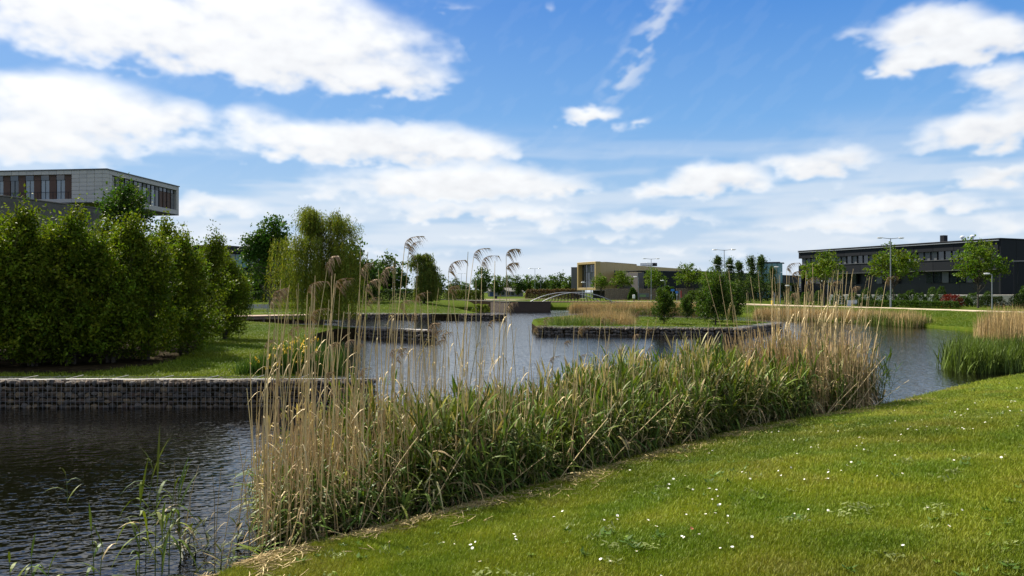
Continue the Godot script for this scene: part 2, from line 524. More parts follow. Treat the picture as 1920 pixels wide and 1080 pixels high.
func ground():
	rough_ground = noise(0.35, 3, 77)
	# the pond's outline: place, outward direction, profile of the bank
	var ring := []
	for k in shore.size():
		ring.append([shore[k], FG_DIR, FG])
	ring.append_array([[Vector2(32.5, -43), Vector2(1, 0.2).normalized(), RB], [Vector2(31.5, -46), Vector2(0.98, -0.2), RB],
		[Vector2(28.9, -48.5), Vector2(0.92, -0.39), RB], [Vector2(29.3, -56), Vector2(0.9, -0.43), RB], [Vector2(28.6, -63), Vector2(0.9, -0.43), RB], [Vector2(25.5, -71), Vector2(0.85, -0.53), RB],
		[Vector2(23.9, -80), Vector2(0.8, -0.6), RB], [Vector2(20, -88), Vector2(0.6, -0.8), RB], [Vector2(14.5, -95.5), Vector2(0.5, -0.87), BK], [Vector2(12.8, -103), Vector2(0.5, -0.87), BK],
		[Vector2(12, -110), Vector2(0.3, -0.95), BK], [Vector2(9, -114.5), Vector2(0, -1), BK], [Vector2(5.5, -114.5), Vector2(0, -1), BK], [Vector2(0, -114.5), Vector2(0, -1), BK], [Vector2(-8, -114.5), Vector2(0, -1), BK],
		[Vector2(-14, -112), Vector2(-0.1, -1), BK], [Vector2(-22, -102), Vector2(-0.4, -0.9), BK], [Vector2(-32, -85), Vector2(-0.7, -0.7), BK], [Vector2(-38, -70), Vector2(-0.9, -0.4), BK], [Vector2(-44, -50), Vector2(-1, 0), BK],
		[Vector2(-46, -20), Vector2(-1, 0.1), BK], [Vector2(-40, 5), Vector2(-0.8, 0.6), BK], [Vector2(-25, 13), Vector2(-0.3, 0.95), BK]])
	var b := MB.new()
	var columns := 0
	var rings := FG.size()
	for k in ring.size():
		var a: Array = ring[k]
		var z: Array = ring[(k + 1) % ring.size()]
		var long := (a[0] as Vector2).distance_to(z[0])
		var steps := maxi(1, int(long / (0.4 if k < shore.size() - 1 and k > 0 else 2.0)))
		for s in steps:
			var f := float(s) / steps
			var p: Vector2 = (a[0] as Vector2).lerp(z[0], f)
			var d: Vector2 = (a[1] as Vector2).lerp(z[1], f).normalized()
			columns += 1
			for r in rings:
				var o := lerpf(a[2][r][0], z[2][r][0], f)
				var h := lerpf(a[2][r][1], z[2][r][1], f)
				var w: Vector2 = p + d * o
				if o > 0.2:
					h += bump(w) * smooth(0.2, 1.5, o)
				b.vert(Vector3(w.x, h, w.y))
	for k in columns:
		var q := (k + 1) % columns
		for r in rings - 1:
			b.ix.append_array([k * rings + r, q * rings + r, q * rings + r + 1, k * rings + r, q * rings + r + 1, k * rings + r + 1])
	structure(part("ground", b.mesh(M.lawn, true), null, self))
	# land built up behind the walls
	var pen := [Vector2(-14, -17.45), Vector2(-4.35, -17.45), Vector2(-4.5, -19.5), Vector2(-6.4, -25), Vector2(-8.4, -32), Vector2(-9.4, -38), Vector2(-9.5, -42.5), Vector2(-8.5, -44), Vector2(-9.8, -45.6), Vector2(-14, -48.5), Vector2(-20, -54), Vector2(-30, -63), Vector2(-42, -62), Vector2(-42, -17.45)]
	structure(land("peninsula_lawn", pen, func(p): return 0.53 + 0.05 * rough_ground.get_noise_2d(p.x * 0.5, p.y * 0.5) + 0.25 * smooth(-12, -26, p.x), 1.4))
	structure(land("planting_bed", PLANTED, func(p): return 0.56 + 0.05 * rough_ground.get_noise_2d(p.x * 0.5, p.y * 0.5) + 0.25 * smooth(-12, -26, p.x), 0.9, M.soil))
	var isl := [Vector2(1.5, -46.3), Vector2(6, -45.6), Vector2(12.8, -44.6), Vector2(17.2, -51.2), Vector2(17.0, -54), Vector2(14, -62), Vector2(9, -68), Vector2(5, -68), Vector2(1.6, -60), Vector2(1.3, -52)]
	structure(land("island_lawn", isl, func(p): return 0.46 + 0.06 * rough_ground.get_noise_2d(p.x * 0.5, p.y * 0.5), 1.2))
	var far := [Vector2(-5, -71.6), Vector2(-16, -75.2), Vector2(-25, -76.2), Vector2(-34, -78), Vector2(-40, -112), Vector2(-14, -116), Vector2(-9, -104), Vector2(-5.5, -88), Vector2(-3.2, -76)]
	structure(land("mound_lawn", far, func(p): return 0.5 + 0.82 * smooth(-74, -106, p.y) * smooth(-3.5, -13, p.x) + 0.05 * rough_ground.get_noise_2d(p.x * 0.4, p.y * 0.4), 2.5))
	var ter := [Vector2(5.0, -103.35), Vector2(5.6, -119), Vector2(-7.0, -119), Vector2(-0.2, -103.35)]
	structure(land("terrace_lawn", ter, func(_p): return 1.27, 4.0))
	# footpaths: a pale paved strip with an upstand of a few centimetres
	strip("path", [Vector3(60, 1.06, -38), Vector3(44, 1.06, -49), Vector3(37.5, 1.06, -57), Vector3(34.6, 1.06, -74), Vector3(31.5, 1.06, -83), Vector3(27, 1.16, -92), Vector3(22, 1.25, -100.5), Vector3(14, 1.3, -107)], 2.4)
	strip("path", [Vector3(1.5, 1.3, -121), Vector3(-2, 1.3, -128), Vector3(-6, 1.3, -140), Vector3(14, 1.3, -146)], 2.2)

func strip(called: String, p: Array, wide: float):
	var c := Curve3D.new()
	for k in p.size():
		var d: Vector3 = (p[mini(k + 1, p.size() - 1)] - p[maxi(k - 1, 0)]) * 0.17
		c.add_point(p[k], -d, d)
	var b := MB.new()
	var q := c.tessellate(4, 3)
	for k in q.size():
		var d: Vector3 = (q[mini(k + 1, q.size() - 1)] - q[maxi(k - 1, 0)]).normalized()
		var s := d.cross(Vector3.UP) * wide * 0.5
		for w in [-s - Vector3(0, 0.25, 0), -s, s, s - Vector3(0, 0.25, 0)]:
			b.vert(q[k] + w)
		if k:
			for j in 3:
				var i := (k - 1) * 4 + j
				b.ix.append_array([i, i + 1, i + 5, i, i + 5, i + 4])
	structure(part(called, b.mesh(M.path), null, self))

func land(called: String, poly: Array, height: Callable, step: float, m: Material = M.lawn) -> MeshInstance3D:
	var pp := PackedVector2Array(poly)
	var pts := PackedVector2Array()
	for k in poly.size():
		var a: Vector2 = poly[k]
		var z: Vector2 = poly[(k + 1) % poly.size()]
		var cuts := maxi(1, int(a.distance_to(z) / step))
		for s in cuts:
			pts.push_back(a.lerp(z, float(s) / cuts))
	var rim := pts.size()
	var lo := pts[0]
	var hi := pts[0]
	for p in pts:
		lo = lo.min(p); hi = hi.max(p)
	var x := lo.x
	while x < hi.x:
		var y := lo.y
		while y < hi.y:
			var p := Vector2(x + R.randf() * 0.3 * step, y + R.randf() * 0.3 * step)
			if Geometry2D.is_point_in_polygon(p, pp):
				var ok := true
				for k in rim:
					if pts[k].distance_to(p) < step * 0.5:
						ok = false
						break
				if ok: pts.push_back(p)
			y += step
		x += step
	var tr := Geometry2D.triangulate_delaunay(pts)
	var b := MB.new()
	for p in pts:
		b.vert(Vector3(p.x, height.call(p), p.y))
	for k in range(0, tr.size(), 3):
		var c := (pts[tr[k]] + pts[tr[k + 1]] + pts[tr[k + 2]]) / 3.0
		if Geometry2D.is_point_in_polygon(c, pp):
			var up := (pts[tr[k + 1]] - pts[tr[k]]).cross(pts[tr[k + 2]] - pts[tr[k]]) > 0
			b.ix.append_array([tr[k], tr[k + 1], tr[k + 2]] if up else [tr[k], tr[k + 2], tr[k + 1]])
	var made := part(called, b.mesh(m, true), null, self)
	b = MB.new()
	for k in rim:
		var a := pts[k]
		var z := pts[(k + 1) % rim]
		var i := b.v.size()
		for w in [a, z]:
			b.vert(Vector3(w.x, height.call(w) - 0.002, w.y))
			b.vert(Vector3(w.x, -0.5, w.y))
		b.ix.append_array([i, i + 1, i + 3, i, i + 3, i + 2])
	part("bank", b.mesh(M.soil), null, made)
	return made

func stone_mesh(s: int) -> ArrayMesh:
	var r := RandomNumberGenerator.new()
	r.seed = s
	var b := MB.new()
	var g := (1.0 + sqrt(5.0)) / 2
	for p in [[-1, g, 0], [1, g, 0], [-1, -g, 0], [1, -g, 0], [0, -1, g], [0, 1, g], [0, -1, -g], [0, 1, -g], [g, 0, -1], [g, 0, 1], [-g, 0, -1], [-g, 0, 1]]:
		b.vert(Vector3(p[0], p[1], p[2]).normalized() * r.randf_range(0.32, 0.6))
	b.ix = PackedInt32Array([0, 11, 5, 0, 5, 1, 0, 1, 7, 0, 7, 10, 0, 10, 11, 1, 5, 9, 5, 11, 4, 11, 10, 2, 10, 7, 6, 7, 1, 8, 3, 9, 4, 3, 4, 2, 3, 2, 6, 3, 6, 8, 3, 8, 9, 4, 9, 5, 2, 4, 11, 6, 2, 10, 8, 6, 7, 9, 8, 1])
	return b.mesh()

var stones := []

# a stone-filled wire basket wall from a to b (x, z), seen face on its right-hand side; pieces: its stones are parts of their own
func gabion(label: String, a: Vector2, b: Vector2, top: float, deep: float, size: float, pieces: bool, low := -0.15):
	var o := thing("gabion_wall", label, "wall", Vector3(a.x, 0, a.y), -atan2(b.y - a.y, b.x - a.x))
	var long := a.distance_to(b)
	var core := MB.new()
	core.span(Vector3(size * 0.4, -0.6, -deep + size * 0.4), Vector3(long - size * 0.4, top - size * 0.45, -size * 0.45))
	part("core", core.mesh(), M.soil, o)
	var joined := []
	for k in 3: joined.append(MB.new())
	var spots := []
	var x := size * 0.5
	while x < long:
		var y := top - size * R.randf_range(0.3, 0.6)
		while y > low:
			spots.append([Vector3(x + R.randf_range(-0.2, 0.2) * size, y + R.randf_range(-0.12, 0.12) * size, -size * 0.5), 0])
			y -= size * 0.86
		var z := -size * 1.3
		while z > -deep:
			spots.append([Vector3(x + R.randf_range(-0.2, 0.2) * size, top - size * 0.5, z), 1])
			z -= size * 0.95
		x += size * 0.92
	var z2 := -size * 0.9
	while z2 > -deep:
		var y2 := top - size * 0.48
		while y2 > low:
			spots.append([Vector3(long - size * 0.5, y2, z2), 2])
			y2 -= size * 0.86
		z2 -= size * 0.9
	var made := 0
	for s in spots:
		var t := Transform3D(Basis.from_euler(Vector3(R.randf_range(-0.5, 0.5), R.randf() * TAU, R.randf_range(-0.5, 0.5))).scaled(Vector3(R.randf_range(0.85, 1.5), R.randf_range(0.65, 1.15), R.randf_range(0.9, 1.2)) * size), s[0])
		if pieces and made < 300:
			var st := part("stone", stones[R.randi() % stones.size()], M.stone[R.randi() % M.stone.size()], o)
			st.transform = t
			made += 1
		else:
			var src: ArrayMesh = stones[R.randi() % stones.size()]
			var arr := src.surface_get_arrays(0)
			var w := MB.new()
			w.v = arr[Mesh.ARRAY_VERTEX]; w.ix = arr[Mesh.ARRAY_INDEX]
			w.c.resize(w.v.size())
			(joined[R.randi() % 3] as MB).add(w, t)
	for k in 3:
		if joined[k].v.size():
			var st := part("stone_fill", joined[k].mesh(), M.stone[k * 2 % 6] if not pieces else M.stone[k], o)
			st.set_meta("kind", "stuff")
	var wire := MB.new()
	var thin := 0.0035 if pieces else 0.004
	var gap := 0.1 if pieces else 0.25
	x = 0.0
	while x <= long:
		wire.tube([Vector3(x, low, 0.01), Vector3(x, top + 0.01, 0.01)], [thin, thin], 3)
		wire.tube([Vector3(x, top + 0.012, 0.01), Vector3(x + R.randf_range(-0.02, 0.02), top + 0.012 + (R.randf_range(0, 0.05) if R.randf() < 0.25 else 0.0), -deep)], [thin, thin], 3)
		x += gap
	var y := low
	while y <= top + 0.02:
		wire.tube([Vector3(0, y, 0.012), Vector3(long, y, 0.012)], [thin, thin], 3)
		y += gap
	x = 0.0
	while x < long:   # the lids' rims, each basket a metre wide, a little bent
		var e := minf(x + 1.0, long)
		wire.tube([Vector3(x, top + 0.02, 0.014), Vector3((x + e) / 2, top + R.randf_range(0.01, 0.025), 0.02), Vector3(e, top + 0.02 + R.randf() * 0.02, 0.0), Vector3(e + 0.1, top + 0.04 + R.randf() * 0.05, -deep)], [thin * 2.2, thin * 2.2, thin * 2.2, thin * 2], 4)
		x += 1.0
	wire.tube([Vector3(0, top + 0.02, -deep), Vector3(long, top + 0.02, -deep)], [thin * 1.5, thin * 1.5], 3)
	if pieces:
		wire.tube([Vector3(long, low, 0), Vector3(long, top + 0.12, -0.02)], [0.008, 0.008], 4)
		wire.tube([Vector3(long - 0.35, top, -deep), Vector3(long - 0.37, top + 0.14, -deep)], [0.008, 0.008], 4)
	part("wire_mesh", wire.mesh(), M.wire, o)

func water_and_walls():
	for k in 7: stones.append(stone_mesh(k + 3))
	var b := MB.new()
	var lo := Vector2(-62, -135)
	var hi := Vector2(42, 20)
	for p in [Vector2(lo.x, hi.y), Vector2(lo.x, lo.y), Vector2(hi.x, lo.y), Vector2(hi.x, hi.y)]:
		b.vert(Vector3(p.x, 0, p.y))
		b.n.push_back(Vector3.UP)
		b.uv.push_back(Vector2(p.x / 9.0, p.y / 4.6))
	b.ix = PackedInt32Array([0, 1, 2, 0, 2, 3])
	structure(part("water", b.mesh(M.water, true), null, self))
	gabion("stone-filled wire gabion wall along the dark water below the leafy trees", Vector2(-11.6, -17.0), Vector2(-3.0, -17.05), 0.61, 0.5, 0.15, true)
	gabion("low gabion jetty running out into the water from the willow's foot", Vector2(-9.7, -44.6), Vector2(-4.3, -40.2), 0.56, 0.7, 0.24, false)
	gabion("front gabion wall of the island facing the reed bed", Vector2(1.4, -46.0), Vector2(12.9, -44.2), 0.5, 0.55, 0.22, false)
	gabion("short gabion wall at the island's right end", Vector2(12.9, -44.2), Vector2(17.6, -51.3), 0.5, 0.7, 0.22, false)
	gabion("long low gabion wall edging the far mound lawn", Vector2(-25, -75.9), Vector2(-0.7, -71.0), 0.53, 0.7, 0.26, false)
	# brown retaining wall with two faces meeting at a corner, by the bridge
	var o := thing("retaining_wall", "brown stone retaining wall with a shaded end beside the footbridge", "wall", Vector3(-0.35, 0, -103))
	var w := MB.new()
	w.slab(Vector3(0, -0.4, -0.35), Vector3(5.4, 1.25, 0), 0.02)
	part("end_face", w.mesh(), M.brick, o)
	w = MB.new()
	w.slab(Vector3(-34.5, -0.4, -0.4), Vector3(-0.02, 1.25, 0), 0.02)
	var lf := part("long_face", w.mesh(), M.brick, o)
	lf.rotation.y = -atan2(29.0, 11.3)
	w = MB.new()
	w.slab(Vector3(-0.06, 1.25, -0.45), Vector3(5.5, 1.32, 0.05), 0.01)
	part("coping", w.mesh(), M.grey_block, o)
	w = MB.new()
	w.slab(Vector3(-34.5, 1.254, -0.45), Vector3(0.02, 1.324, 0.05), 0.01)
	part("coping", w.mesh(), M.grey_block, o).rotation.y = -atan2(29.0, 11.3)
	# boardwalk on the far side of the inlet
	var dk := thing("boardwalk", "brown timber boardwalk along the inlet under the steel bench", "boardwalk", Vector3(-25.5, 0, -60.5), atan2(8.0, 11.0))
	w = MB.new()
	for k in 22:
		w.slab(Vector3(-1.5, 0.5, -k * 0.0 - 0.0), Vector3(-1.4, 0.51, 0.1), 0.001)
		break
	w = MB.new()
	var px := -4.0
	while px < 13.0:
		w.slab(Vector3(px, 0.52, -3.0), Vector3(px + 0.19, 0.58, 0), 0.008)
		px += 0.2
	part("deck", w.mesh(), M.deck, dk)
	w = MB.new()
	w.span(Vector3(-4, 0.3, -2.9), Vector3(13, 0.515, -0.06))
	px = -3.5
	while px < 13:
		w.span(Vector3(px, -0.5, -0.3), Vector3(px + 0.15, 0.3, -0.15))
		px += 2.5
	part("beam", w.mesh(), M.fence_wood, dk)
	# land under the boardwalk's rear edge
	var rear := [Vector2(-33, -66), Vector2(-26.5, -64.4), Vector2(-17.5, -71.3), Vector2(-17.5, -75.6), Vector2(-34, -80)]
	structure(land("bench_lawn", rear, func(p): return 0.56 + 0.03 * rough_ground.get_noise_2d(p.x, p.y), 2.0))
	# bench
	var be := thing("bench", "small grey metal bench on the lawn behind the boardwalk", "bench", Vector3(off(488, 69), 0.58, -68.6), 0.55)
	for s in [-0.75, 0.75]:
		w = MB.new()
		w.tube([Vector3(s, 0, 0.2), Vector3(s, 0.43, 0.22), Vector3(s, 0.45, -0.2), Vector3(s, 0.85, -0.32)], [0.025, 0.025, 0.025, 0.02], 5)
		w.tube([Vector3(s, 0, -0.25), Vector3(s, 0.44, -0.18)], [0.025, 0.025], 5)
		part("leg", w.mesh(), M.steel, be)
	for k in 4:
		w = MB.new()
		w.slab(Vector3(-0.95, 0.45, -0.2 + k * 0.11), Vector3(0.95, 0.48, -0.11 + k * 0.11), 0.006)
		part("seat_slat", w.mesh(), M.steel, be)
	for k in 4:
		w = MB.new()
		w.slab(Vector3(-0.95, 0.53 + k * 0.085, -0.25 - k * 0.025), Vector3(0.95, 0.6 + k * 0.085, -0.225 - k * 0.025), 0.006)
		part("back_slat", w.mesh(), M.steel, be)

# ------------------------------------------------------------------ buildings
func put(called: String, lo: Vector3, hi: Vector3, m: Material, parent: Node, edge := 0.0) -> MeshInstance3D:
	var b := MB.new()
	if edge > 0: b.slab(lo, hi, edge)
	else: b.span(lo, hi)
	return part(called, b.mesh(), m, parent)

func buildings():
	cantilever_office()
	black_office()
	gold_office()
	far_buildings()

func cantilever_office():
	var o := thing("cantilever_office", "pale grey panelled office storey cantilevered over the trees", "building", Vector3(-48.8, 0, -95), -0.124)
	put("body", Vector3(-30, 13.35, -15.6), Vector3(-0.5, 17.1, -0.5), M.void, o)
	put("soffit", Vector3(-30, 13.28, -16), Vector3(0, 13.36, 0), M.dark_metal, o)
	put("roof", Vector3(-30.2, 17.3, -16.1), Vector3(0.1, 17.42, 0.1), M.grey_side, o)
	# front: a field of panels right of the window strip, a row above it and a sill below it
	var k := 0
	var x := -4.6
	while x < -0.05:
		var e := minf(x + 1.0, 0.0)
		for r in 8:
			put("panel", Vector3(x + 0.012, 13.38 + r * 0.49, -0.45), Vector3(e - 0.012, 13.38 + (r + 1) * 0.49 - 0.024, R.randf_range(-0.006, 0.006)), M.cladding if (k * 7 + r * 3) % 5 else M.cladding2, o, 0.008)
		k += 1
		x += 1.0
	x = -4.6
	while x > -29:
		put("panel", Vector3(x - 0.988, 16.81, -0.45), Vector3(x - 0.012, 17.28, R.randf_range(-0.005, 0.005)), M.cladding if int(x) % 3 else M.cladding2, o, 0.008)
		x -= 1.0
	put("sill", Vector3(-29.6, 13.38, -0.5), Vector3(-4.62, 13.82, -0.02), M.cladding2, o, 0.01)
	put("balustrade_rail", Vector3(-29.6, 14.62, 0.06), Vector3(-4.7, 14.67, 0.1), M.dark_metal, o)
	x = -29.0
	while x < -4.7:
		put("balustrade_post", Vector3(x, 13.8, 0.06), Vector3(x + 0.04, 14.62, 0.1), M.dark_metal, o)
		x += 2.0
	x = -4.75
	k = 0
	while x > -28:
		var shutter := k % 2 == 0
		var w := 0.95 if shutter else 1.1
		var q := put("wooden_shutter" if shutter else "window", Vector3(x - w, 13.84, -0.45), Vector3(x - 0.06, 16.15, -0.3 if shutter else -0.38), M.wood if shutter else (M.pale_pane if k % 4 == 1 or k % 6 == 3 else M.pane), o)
		if not shutter:
			put("frame", Vector3(x - w * 0.5 - 0.02, 13.84, -0.37), Vector3(x - w * 0.5 + 0.02, 16.15, -0.33), M.dark_metal, q)
		put("transom", Vector3(x - w, 16.17, -0.45), Vector3(x - 0.06, 16.78, -0.3), M.wood if shutter else M.pane, o)
		x -= w
		k += 1
	# right-hand side, seen at an angle
	for r in 8:
		put("side_panel", Vector3(-0.45, 13.38 + r * 0.49, -1.0), Vector3(R.randf_range(-0.004, 0.004), 13.38 + (r + 1) * 0.49 - 0.024, -0.46), M.cladding2, o, 0.008)
	put("side_fascia", Vector3(-0.45, 16.75, -16), Vector3(0, 17.29, -1.02), M.cladding2, o, 0.01)
	put("side_sill", Vector3(-0.45, 13.37, -16), Vector3(0, 14.0, -1.02), M.cladding2, o, 0.01)
	put("side_pier", Vector3(-0.45, 14.0, -16), Vector3(-0.002, 16.75, -15.4), M.cladding2, o, 0.01)
	var z := -1.05
	k = 0
	while z > -15.2:
		var w := minf(0.95, 15.35 + z)
		if w < 0.2: break
		var kind := "side_window"
		var m: Material = M.pane
		if k in [4, 5, 11, 12, 13]:
			kind = "wooden_shutter"; m = M.wood
		elif k in [1, 2, 8, 14]:
			m = M.slat
		elif k in [7, 9]:
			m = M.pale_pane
		put(kind, Vector3(-0.48, 14.02, z - w), Vector3(-0.3, 16.2, z - 0.06), m, o)
		put("side_transom", Vector3(-0.48, 16.24, z - w), Vector3(-0.3, 16.72, z - 0.06), M.slat if k % 3 == 1 else M.pane, o)
		put("mullion", Vector3(-0.45, 14.0, z - 0.05), Vector3(-0.22, 16.75, z + 0.01), M.dark_metal, o)
		z -= w
		k += 1
	# concrete block below
	var c := thing("concrete_wing", "tall dark grey concrete wall below the cantilevered storey", "building", Vector3(-53, 0, -82), -atan2(-13.0, 3.9))
	put("wall", Vector3(0, 0.4, -14), Vector3(13.2, 12.45, 0), M.concrete, c, 0.03)
	put("coping", Vector3(-0.05, 12.455, -14), Vector3(13.25, 12.6, 0.05), M.concrete, c, 0.02)
	put("joint", Vector3(6.58, 0.4, -0.05), Vector3(6.62, 12.44, 0.012), M.grey_side, c)
	put("vent", Vector3(11.0, 11.5, -0.05), Vector3(11.8, 11.9, 0.02), M.void, c)
	# dark roofed office further back
	var d := thing("glass_office", "dark flat-roofed glass office showing above the shrubs left of the maple", "building", Vector3(off(398, 112), 0, -112), -0.5)
	put("body", Vector3(-18, 1, -16), Vector3(-0.4, 8.2, -0.4), M.void, d)
	put("roof", Vector3(-19, 8.25, -17), Vector3(0.5, 9.25, 0.5), M.dark_metal, d, 0.05)
	x = -0.5
	while x > -17:
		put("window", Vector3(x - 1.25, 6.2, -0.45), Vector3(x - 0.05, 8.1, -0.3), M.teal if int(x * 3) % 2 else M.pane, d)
		put("window", Vector3(x - 1.25, 3.2, -0.45), Vector3(x - 0.05, 6.0, -0.3), M.pane, d)
		x -= 1.3
	z = -0.5
	while z > -15:
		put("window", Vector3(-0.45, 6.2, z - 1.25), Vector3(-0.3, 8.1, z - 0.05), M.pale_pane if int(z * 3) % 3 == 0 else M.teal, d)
		z -= 1.3

func black_office():
	var o := thing("black_office", "long black two-storey office with a strip of upper windows behind street trees", "building", Vector3(59.4, 0, -96), 0.426)
	put("body", Vector3(1.4, 0.8, -32.6), Vector3(22, 8.9, -0.25), M.void, o)
	# upper wall in sheet panels with fine joints
	var z := -0.25
	while z > -32.9:
		var e := maxf(z - 2.95, -33)
		put("fascia_panel", Vector3(0, 7.86, e + 0.012), Vector3(1.35, 8.98, z - 0.012), M.dark_wall if int(z) % 2 else M.dark_wall2, o, 0.015)
		put("spandrel_panel", Vector3(-0.02, 5.35, e + 0.012), Vector3(1.35, 6.66, z - 0.012), M.dark_wall if int(z + 1) % 2 else M.dark_wall2, o, 0.015)
		put("plinth_panel", Vector3(1.1, 0.9, e + 0.01), Vector3(1.39, 3.7, z - 0.01), M.void, o)
		z -= 2.95
	put("end_panel", Vector3(0.32, 0.9, -33.0), Vector3(1.38, 5.27, -32.62), M.dark_wall, o, 0.01)
	put("roof_edge", Vector3(-0.1, 8.985, -33.1), Vector3(22, 9.12, 0.1), M.dark_metal, o, 0.02)
	put("gutter", Vector3(-0.16, 8.8, -33), Vector3(-0.01, 8.9, -0.1), M.steel, o)
	put("window_sill", Vector3(-0.08, 6.665, -32.9), Vector3(1.35, 6.73, -2.6), M.slat, o)
	put("drip_edge", Vector3(-0.06, 5.28, -32.9), Vector3(1.35, 5.345, -0.3), M.slat, o)
	put("corner_pier", Vector3(0.0, 6.735, -2.55), Vector3(1.35, 7.855, -0.26), M.dark_wall, o, 0.015)
	z = -2.6
	var k := 0
	while z > -32.2:
		var m: Material = [M.slat, M.slat, M.pane, M.slat, M.blind, M.slat, M.pane][(k * 3 + k / 4) % 7]
		put("upper_window", Vector3(0.28, 6.75, z - 0.95), Vector3(0.4, 7.84, z - 0.05), m, o)
		put("mullion", Vector3(0.12, 6.735, z - 0.05), Vector3(0.4, 7.855, z), M.dark_metal, o)
		z -= 1.0
		k += 1
	z = -4.0
	k = 0
	while z > -31:
		if not (k in [6, 7, 8, 9, 13, 14, 15]):
			put("lower_window", Vector3(0.9, 3.75, z - 1.05), Vector3(1.2, 5.2, z - 0.06), M.pane if k % 3 else M.slat, o)
			put("mullion", Vector3(0.85, 3.74, z - 0.05), Vector3(1.2, 5.24, z + 0.0), M.dark_metal, o)
		z -= 1.15
		k += 1
	var x := 0.05
	while x < 22:
		put("side_panel", Vector3(x + 0.012, 0.9, -0.24), Vector3(x + 2.95, 8.97, 0.0), M.dark_wall, o, 0.015)
		x += 2.97
	put("chimney", Vector3(2, 9.12, -9.6), Vector3(2.7, 10.1, -9.0), M.dark_metal, o)
	for p in [-6.4, -5.0]:
		var b := MB.new()
		b.tube([Vector3(2, 9.1, p), Vector3(2, 9.55, p), Vector3(2, 9.56, p), Vector3(2, 9.75, p), Vector3(2, 9.86, p)], [0.16, 0.16, 0.3, 0.3, 0.1], 8)
		part("roof_vent", b.mesh(), M.lamp_head, o)
	var a := thing("black_annex", "low charcoal annex at the right edge in front of the black office", "building", Vector3(off(1902, 84), 0, -84), -0.58)
	for i in 4:
		put("wall_panel", Vector3(-0.05, 0.9, -1.6 * i - 1.58), Vector3(0.3, 5.7, -1.6 * i), M.grey_block if false else M.dark_metal, a, 0.012)
	for i in 7:
		put("wall_panel", Vector3(0.32 + 1.6 * i, 0.9, -0.3), Vector3(1.9 + 1.6 * i, 5.7, 0), M.dark_metal, a, 0.012)
	put("roof", Vector3(-0.12, 5.705, -6.6), Vector3(11.6, 5.85, 0.08), M.slat, a, 0.02)

